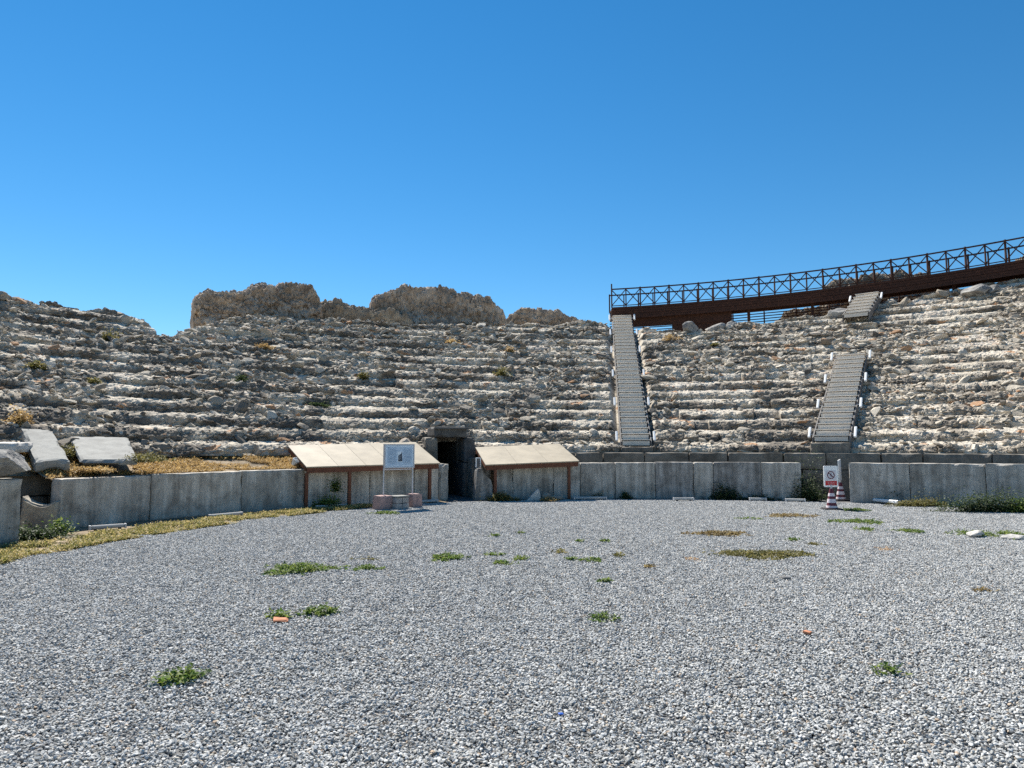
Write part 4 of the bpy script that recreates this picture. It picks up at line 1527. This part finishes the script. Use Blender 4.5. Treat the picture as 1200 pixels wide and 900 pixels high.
light_bar('white light bar in full view on the gravel, right of the traffic cones', 1007, 584, 1054, 588.5, .06, .10)
light_bar('white light bar half hidden at the wall under the flat marble slabs at left', 104, 618.5, 148, 615.5)
light_bar('white light bar at the foot of the left parapet, between its second and third slab', 245, 605, 284, 601.5)
light_bar('white light bar lying under the long left shelter', 370, 594, 406, 592)
light_bar('white light bar under the right end of the long left shelter', 486, 588, 513, 586.5)
light_bar('white light bar right of the short right shelter', 672, 583.5, 711, 583.2)
light_bar('white light bar below the stained middle part of the right parapet', 789, 584.6, 813, 584.4)
light_bar('white light bar in the weeds near the end of the middle parapet', 878, 584.6, 898, 584.6)
light_bar('white light bar beside the dark bush near the traffic cones', 920, 585.5, 944, 586)

# ================================================================== STONES AT THE LEFT EDGE
def rslab(label, P, dims, rot, mat, seed, shape=None, amp=.012, chip=.04, res=.08, name='stone_slab', cat='stone slab'):
    return tag(rough_block(name, dims, mat, None, P, rot, res=res, amp=amp, chip=chip, seed=seed, shape=shape), label, cat)


# end pier with a boulder on top
pa = gp(21, 637.5)
tpier = theta_of(pa)
d_ = Vector((-math.cos(.95), -math.sin(.95), 0))
pier = rslab('pale marble end pier cut by the left edge of the photo, boulder on top', pa + d_ * .55 + Vector((-.50, .45, -.02)), (1.25, .62, 1.13), (0, 0, .92), M['slab'], 701, name='end_pier', cat='pier', chip=.02)
pb = pier.location
tag(rock_mesh('boulder', (1.30, .80, .52), M['boulder'], Vector((pb.x + .22, pb.y + .04, 1.09)), .9, seed=705, sub=5, rough=.14), 'weathered blue grey boulder lying on top of the end pier', 'boulder')


def seat_shape(U, P):
    P = P.copy()
    hollow = np.sin(np.pi * np.clip(U[:, 0] + .5, 0, 1)) * .17 + .14 * np.clip(U[:, 0] + .1, 0, 1)
    P[:, 2] -= U[:, 2] * hollow
    return P


ps = gp(38, 623.5)
rslab('carved seat stone with hollowed top standing in the gap left of the parapet', ps + Vector((0, .25, -.02)), (.62, .42, .72), (0, 0, .35), M['block'], 711, seat_shape, .01, .03, .05, 'carved_stone', 'carved stone')


def front_edge_slab(label, pxs, dims, tilt, yaw, mat, seed, shape=None):
    """slab whose front lower edge centre sits at a point given by pixel and height"""
    p = at_d(*pxs)
    q = Euler((tilt, 0, yaw))
    off = q.to_matrix() @ Vector((0, dims[1] / 2, 0))
    return rslab(label, p + off, dims, q, mat, seed, shape)


def trap(U, P):
    P = P.copy()
    P[:, 0] *= 1 + .10 * (U[:, 1] + .5)
    return P


def point(U, P):
    P = P.copy()
    P[:, 0] *= 1 - .12 * (U[:, 1] + .5)
    P[:, 1] -= .25 * np.abs(U[:, 0] - .1) * (U[:, 1] < 0)
    return P


front_edge_slab('broad flat pale slab tilted on the bank, right one of the fallen slabs', (128, 545.5, 15.9), (1.12, 1.95, .12), math.radians(16.5), .64, M['flat_slab'], 721, trap)
front_edge_slab('rough pointed pale slab tilted on the bank, left of the broad flat slab', (60, 551.0, 15.2), (.66, 2.0, .24), math.radians(20), .76, M['flat_slab'], 725, point)
front_edge_slab('thick level slab with shaded edge cut by the left edge of the photo', (-24, 531, 14.5), (1.25, 1.0, .21), math.radians(1), .25, M['white_stone'], 731)

# ================================================================== LOOSE STONES ON THE GRAVEL
def stone_on(label, px, py, dims, mat, seed, rz=0.0, tilt=(0, 0), name='loose_stone', z=0.0):
    p = gp(px, py)
    p.z = z
    return tag(rock_mesh(name, dims, M[mat], p, rz, seed=seed, sub=3, tilt=tilt), label, 'stone')


def wedge(U, P):
    P = P.copy()
    P[:, 0] = P[:, 0] * (1 - .86 * U[:, 2]) + .12 * U[:, 2]
    return P


pw = gp(625.5, 587.3)
rslab('pale triangular stone leaning at the parapet under the short right shelter', pw + Vector((0, .15, -.02)), (.50, .28, .38), (0, 0, .05), M['white_stone'], 741, wedge, .012, .03, .05, 'triangular_stone', 'stone')
stone_on('knobbly brown stone right of the pale triangular stone', 640, 586.5, (.26, .24, .26), 'block', 81)
stone_on('low brown stone beside the right post of the short shelter', 652, 586.5, (.34, .24, .17), 'block', 82, .3)
stone_on('small white stone in a sparse weed patch near the right parapet', 1145, 629.5, (.34, .24, .13), 'white_stone', 83, .4)
stone_on('low flat white stone at the right edge of the gravel', 1190, 632, (.36, .24, .10), 'white_stone', 84, -.2)
stone_on('small white stone on the earth at the left end of the long shelter', 346, 547, (.22, .2, .2), 'white_stone', 85)
bpy.data.objects['loose_stone.004' if 'loose_stone.004' in bpy.data.objects else 'loose_stone'].location = at_r(346, 545, 14.35)


def bit(name, label, px, py, dims, mat, cat, rz=.3):
    p = gp(px, py)
    return tag(rough_block(name, dims, M[mat], None, (p.x, p.y, .018), (.12, .08, rz), res=.02, amp=.004, chip=.01, seed=int(px)), label, cat)


bit('tile_fragment', 'orange terracotta tile piece at the left small weed patch', 329, 730, (.14, .10, .025), 'tile', 'tile')
bit('tile_fragment', 'small red brown tile piece alone on the gravel at right', 946, 745, (.085, .06, .022), 'tile', 'tile', .9)
bit('bottle_cap', 'tiny bright blue plastic scrap on the near gravel', 657, 841, (.035, .026, .014), 'blue', 'plastic scrap')
bit('dark_stone', 'small dark stone below the olive grass mat', 921, 680, (.12, .07, .03), 'boulder', 'stone')
def dust(label, px, py, rx, ry, n, seed):
    c = gp(px, py)
    r = np.random.default_rng(seed)
    dpx = c.y / FOC
    R_ = patch_roots(0, 0, rx * dpx, ry * dpx * c.y / EYE * .8, n, r, .7)
    R_[:, 2] = .016
    return tag(leaf_mesh('fallen_leaves', R_, np.full(n, .012), M['dust_leaf'], None, (.035, .016), 2, .6, seed, .1).copy() if False else _place(leaf_mesh('leaf_litter', R_, np.full(n, .012), M['dust_leaf'], None, (.035, .016), 2, .6, seed, .1), c), label, 'leaf litter')


def _place(o, c):
    o.location = c
    return o


M['dust_leaf'] = m_leaf('orange_litter', [(0, (.26, .15, .07)), (.5, (.40, .26, .14)), (1, (.50, .37, .23))])
dust('orange scatter of dry litter left of the olive grass mat', 811, 656, 7, 2.4, 28, 91)
dust('orange scatter of dry litter right of the olive grass mat', 1037, 645, 10, 2.6, 40, 92)

# ================================================================== WEEDS ON THE GRAVEL
def weed(label, px, py, rx, ry, mat, dens=1.0, hgt=.06, leaf=(.045, .014), name='weed_patch', cat='weeds', seed=None):
    c = gp(px, py + ry * .25)
    dpx = math.hypot(c.x, c.y) / FOC
    Rx, Ry = rx * dpx, max(ry * dpx * c.y / EYE * .55, .05)
    seed = seed or int(px * 7 + py)
    r = np.random.default_rng(seed)
    n = int(np.clip(Rx * Ry * math.pi * 520 * dens, 14, 1500))
    P_ = patch_roots(0, 0, Rx, Ry, n, r, .62)
    far_ = r.random(n) < .10
    P_[far_] *= r.uniform(1.1, 1.7, (far_.sum(), 1))
    dist = np.hypot(P_[:, 0] / Rx, P_[:, 1] / Ry)
    hh = hgt * r.uniform(.45, 1.15, n) * np.clip(1.15 - .6 * dist, .3, 1)
    P_[:, 2] = .006
    o = leaf_mesh(name, P_, hh, M[mat], None, leaf, 7, .35, seed, .45)
    o.location = c
    return tag(o, label, cat)


weed('largest bright green weed patch, left of centre on the gravel', 350, 667, 32, 9, 'green', 1.4, .09)
weed('flat green weed patch right of the largest green one', 432, 667, 17, 4, 'green', 1.1, .05)
weed('thin pale sprigs just beyond the flat patch near the board', 431, 656.5, 16, 2.6, 'olive', .35, .05)
weed('dark green low bush of the pair of patches in the left foreground', 375, 719, 19, 7, 'green', 1.3, .085)
weed('smaller dark weed of the pair, with the orange tile piece before it', 327, 723.5, 14, 5.5, 'green', 1.1, .075)
weed('nearest bright green weed tuft at lower left', 212, 796, 23, 11, 'green', 1.4, .09)
weed('bright green weed mat alone near the middle of the gravel', 525, 654, 20, 5, 'green', 1.3, .06)
weed('thin green strip, farthest of the three patches right of the middle mat', 579, 650.5, 12, 2.3, 'green', .8, .04)
weed('small green tuft, nearest of the three patches right of the middle mat', 590, 660.5, 11, 3.2, 'green', 1.0, .05)
weed('small green tuft, rightmost of the three patches right of the middle mat', 611, 655.5, 9, 2.6, 'green', 1.1, .05)
weed('tiny green dot of weeds far out in front of the short shelter', 581, 628.5, 5, 1.8, 'green', 1.0, .05)
weed('speck of green weed right of the tiny green dot', 610, 625, 3, 1.0, 'green', 1.0, .04)
weed('left of two far specks of weed before the right parapet', 680, 635, 6, 1.4, 'green', .8, .04)
weed('right of two far specks of weed before the right parapet', 710, 635, 6, 1.4, 'green', .8, .04)
weed('sparse pale weed, upper left in the cluster of four right of centre', 657, 647, 8, 3, 'olive', .6, .05)
weed('sparse weed, lower left in the cluster of four right of centre', 669, 656, 7, 2, 'green', .6, .04)
weed('dense little mat, lowest in the cluster of four right of centre', 693, 657.5, 10, 3, 'green', 1.3, .05)
weed('small weed, right one in the cluster of four right of centre', 725, 652, 7, 2.8, 'olive', .8, .05)
weed('lone small weed tuft between the cluster of four and the spiky tuft', 709, 682.5, 7, 2.4, 'green', 1.1, .05)
weed('spiky grassy tuft in the middle distance right of centre', 709, 726, 17, 5.5, 'green', .9, .07, (.06, .010))
weed('spiky green tuft in the right foreground', 1047, 789, 19, 7, 'green', .8, .075, (.055, .010))
weed('brown dry grass mat beyond the olive mat', 843, 625.5, 30, 3.8, 'dry_mat', 1.3, .045)
weed('largest olive grass mat on the right half of the gravel', 897, 650, 46, 7, 'olive', 1.7, .06)
weed('thin straw coloured grass patch in front of the traffic cones', 926, 604.5, 26, 3.2, 'dry_mat', .5, .05)
weed('faint green weeds left of the straw patch', 878, 608, 16, 2.4, 'green', .25, .04)
weed('wide flat green weed mat right of the traffic cones', 1003, 611.5, 26, 3.6, 'green', .8, .05)
weed('small green weed just before the wide flat mat by the cones', 1013, 621, 10, 2.4, 'green', .9, .05)
weed('green weed patch between the wide mat and the white stone', 1066, 623, 14, 2.8, 'green', .9, .05)
weed('small weed left of the pair behind the olive mat', 929, 633, 7, 1.8, 'green', .9, .04)
weed('small weed right of the pair behind the olive mat', 955, 638.5, 7, 1.8, 'olive', .9, .04)
weed('brown dried weed far right in the middle distance', 1156, 693.5, 15, 3, 'dry_mat', .35, .04)
weed('tiny brown dried tuft before the cluster of four weeds', 762, 665, 6, 1.6, 'dry_mat', .9, .03)
weed('sparse weeds growing round the small white stone', 1143, 626, 19, 5, 'green', .35, .09)
weed('small weeds behind the low white stone at the right edge', 1183, 626, 10, 2.5, 'green', .6, .06)
weed('green grass fringe at the foot of the front traffic cone', 1003, 598.5, 14, 2.2, 'green', .8, .06)
weed('low green weed in front of the information board step', 452, 601.5, 16, 2, 'green', 1.0, .05)

# ================================================================== BUSHES AND WEEDS AT THE WALLS
def bush(label, px, py, wpx, hpx, mat, n=170, leaf=(.06, .02), name='wall_weed', cat='weeds', depth=.22, seed=None, p=None):
    c = p or gp(px, py)
    dpx = math.hypot(c.x, c.y) / FOC
    w_, h_ = wpx * dpx, hpx * dpx
    seed = seed or int(px * 3 + py)
    r = np.random.default_rng(seed)
    P_ = np.stack([r.normal(0, w_ * .24, n), r.normal(0, depth * .5, n), np.zeros(n)], -1)
    hh = h_ * r.uniform(.3, 1.0, n) * np.clip(1.1 - np.abs(P_[:, 0]) / w_, .35, 1)
    hh = hh * (.35 + 1.1 * vnoise(np.stack([P_[:, 0] * 1.0 + seed, P_[:, 1], 0 * P_[:, 0]], -1), (.28, .3, 1), 3))
    o = leaf_mesh(name, P_, hh, M[mat], None, leaf, 8, .22, seed, .5)
    o.location = c
    return tag(o, label, cat)


bush('yellow green grassy weeds at the right parapet, next to the white light bar', 1078, 594, 52, 15, 'olive', 260, (.09, .012))
bush('dark leafy weeds at the foot of the right parapet near the right edge', 1156, 600.5, 84, 26, 'dark_green', 560)
bush('low green weeds along the foot of the right parapet at the very edge', 1196, 601, 34, 15, 'green', 200)
bush('small sprout with stalk leaning on the right parapet above the light bar', 1043, 590, 18, 20, 'dark_green', 70)
bush('large dark bush beside the end of the middle parapet left of the cones', 946, 587, 32, 26, 'dark_green', 380)
bush('dark weeds on the parapet foot under the stained slabs', 852, 585.5, 34, 18, 'dark_green', 240)
bush('low dark weeds at the parapet foot between stained slabs and dark bush', 902, 586, 50, 9, 'dark_green', 200)
bush('small dark weed at the parapet foot right of the short shelter', 733, 584.5, 12, 12, 'dark_green', 90)
bush('dark weed in the corner of the stained slab right of the short shelter', 700, 584, 14, 11, 'dark_green', 80)
bush('thin dark creeper climbing the wall joint behind the traffic cones', 955, 584, 12, 60, 'dark_green', 160, depth=.1, p=pol(tpx(953, 15.4), 15.42, 0))
bush('green grass tufts under the left post of the short right shelter', 588, 587.5, 32, 11, 'olive', 240, (.09, .012))
bush('yellowish grass at the foot of the triangular stone', 643, 588, 22, 7, 'dry', 90, (.07, .011))
bush('leafy weed growing at the wall under the long left shelter', 384, 596, 32, 17, 'green', 200)
bush('dark weeds at the foot of the carved seat stone', 42, 632, 44, 16, 'dark_green', 260)
bush('pale leafed plant between the carved seat stone and the parapet', 68, 628, 14, 20, 'green', 110)
bush('small green fern hanging on the parapet behind the left shelter', 392, 562, 10, 18, 'green', 90, depth=.06, p=at_r(392, 576, R0 - .03))
bush('yellow green grass between the two tilted slabs at left', 73, 540, 15, 16, 'olive', 200, (.08, .011), depth=.45, p=at_d(82, 536, 16.3))
bush('green plants right of the broad flat slab', 172, 540, 34, 9, 'olive', 200, (.07, .016), depth=.5, p=at_d(168, 541, 16.6))
bush('tuft of grass below the broad flat slab on the wall top', 100, 552, 34, 9, 'dry', 260, (.09, .012), depth=.3, p=at_d(106, 553, 15.6))

# plants among the seat rows
for (px, py, w_, h_, mat, lab) in ((588, 437, 18, 11, 'olive', 'yellow green shrub on the seat rows straight above the right shelter'),
                                    (24, 492, 7, 30, 'dry', 'tall dry stalk on the lower seat rows near the left edge'),
                                    (44, 428, 14, 9, 'olive', 'olive shrub on the upper rows at the far left'),
                                    (113, 442, 10, 7, 'olive', 'small yellow weed on the middle rows at left'),
                                    (130, 392, 8, 16, 'olive', 'dry upright weed high on the left rows'),
                                    (310, 405, 18, 7, 'dry', 'straw coloured tuft on the upper rows below the left wall remnant'),
                                    (530, 399, 16, 8, 'dry', 'straw coloured tuft high on the rows below the largest wall remnant'),
                                    (425, 438, 7, 10, 'olive', 'thin pale weed midway up the centre rows'),
                                    (837, 402, 9, 7, 'olive', 'small yellow weed near the top of the rows under the walkway'),
                                    (375, 470, 22, 8, 'dark_green', 'dark green creeping weed on the lower middle rows'),
                                    (597, 410, 9, 7, 'dry', 'dry tuft above the yellow green shrub'),
                                    (283, 440, 14, 8, 'dark_green', 'dark green weed on the left middle rows'),
                                    (786, 395, 22, 8, 'dry', 'brown dry weeds in the shade under the walkway left part')):
    p, t_, u_ = bank_px(px, py)
    bush(lab, px, py, w_, h_, mat, 120, (.10, .018), 'row_weed', 'weeds', .22, p=p - Vector((0, 0, .06)))

# grass strip in front of the left parapet, dry grass on the fill: past counting
n = 36000
t_ = RNG.uniform(math.radians(-112), tpx(425), n)
r_ = 14.0 - VERGE(t_) - .25 + np.minimum(VERGE(t_) * .70, 1.25) * RNG.uniform(0, 1, n) ** 1.4
P_ = np.stack([CX + r_ * np.sin(t_), CY + r_ * np.cos(t_), np.full(n, .0)], -1)
P_ = P_[(fbm(P_, .45, 61, 3) + RNG.normal(0, .06, len(P_))) > .44]
tag(leaf_mesh('grass_strip', P_, RNG.uniform(.02, .07, len(P_)), M['strip'], None, (.07, .010), 7, .5, 62, .5), 'yellowish grass strip between gravel and left parapet', 'grass', kind='stuff')
n = 9000
t_ = RNG.uniform(tpx(74), DOOR - .1, n)
f_ = RNG.uniform(0, .92, n)
r_ = 14.4 + f_ * 1.75
P_ = np.stack([CX + r_ * np.sin(t_), CY + r_ * np.cos(t_), np.interp(t_, [-1.15, -.7, -.3], [1.05, 1.09, 1.15]) - .04 + (.36 + .34 * np.clip((tpx(200) - t_) / .12, 0, 1)) * f_ ** 1.3], -1)
P_ = P_[fbm(P_, .7, 63, 3) > .43]
tag(leaf_mesh('dry_grass', P_, RNG.uniform(.02, .075, len(P_)), M['dry'], None, (.08, .011), 6, .5, 64, .45), 'straw coloured dry grass on the earth behind the left parapet', 'dry grass', kind='stuff')
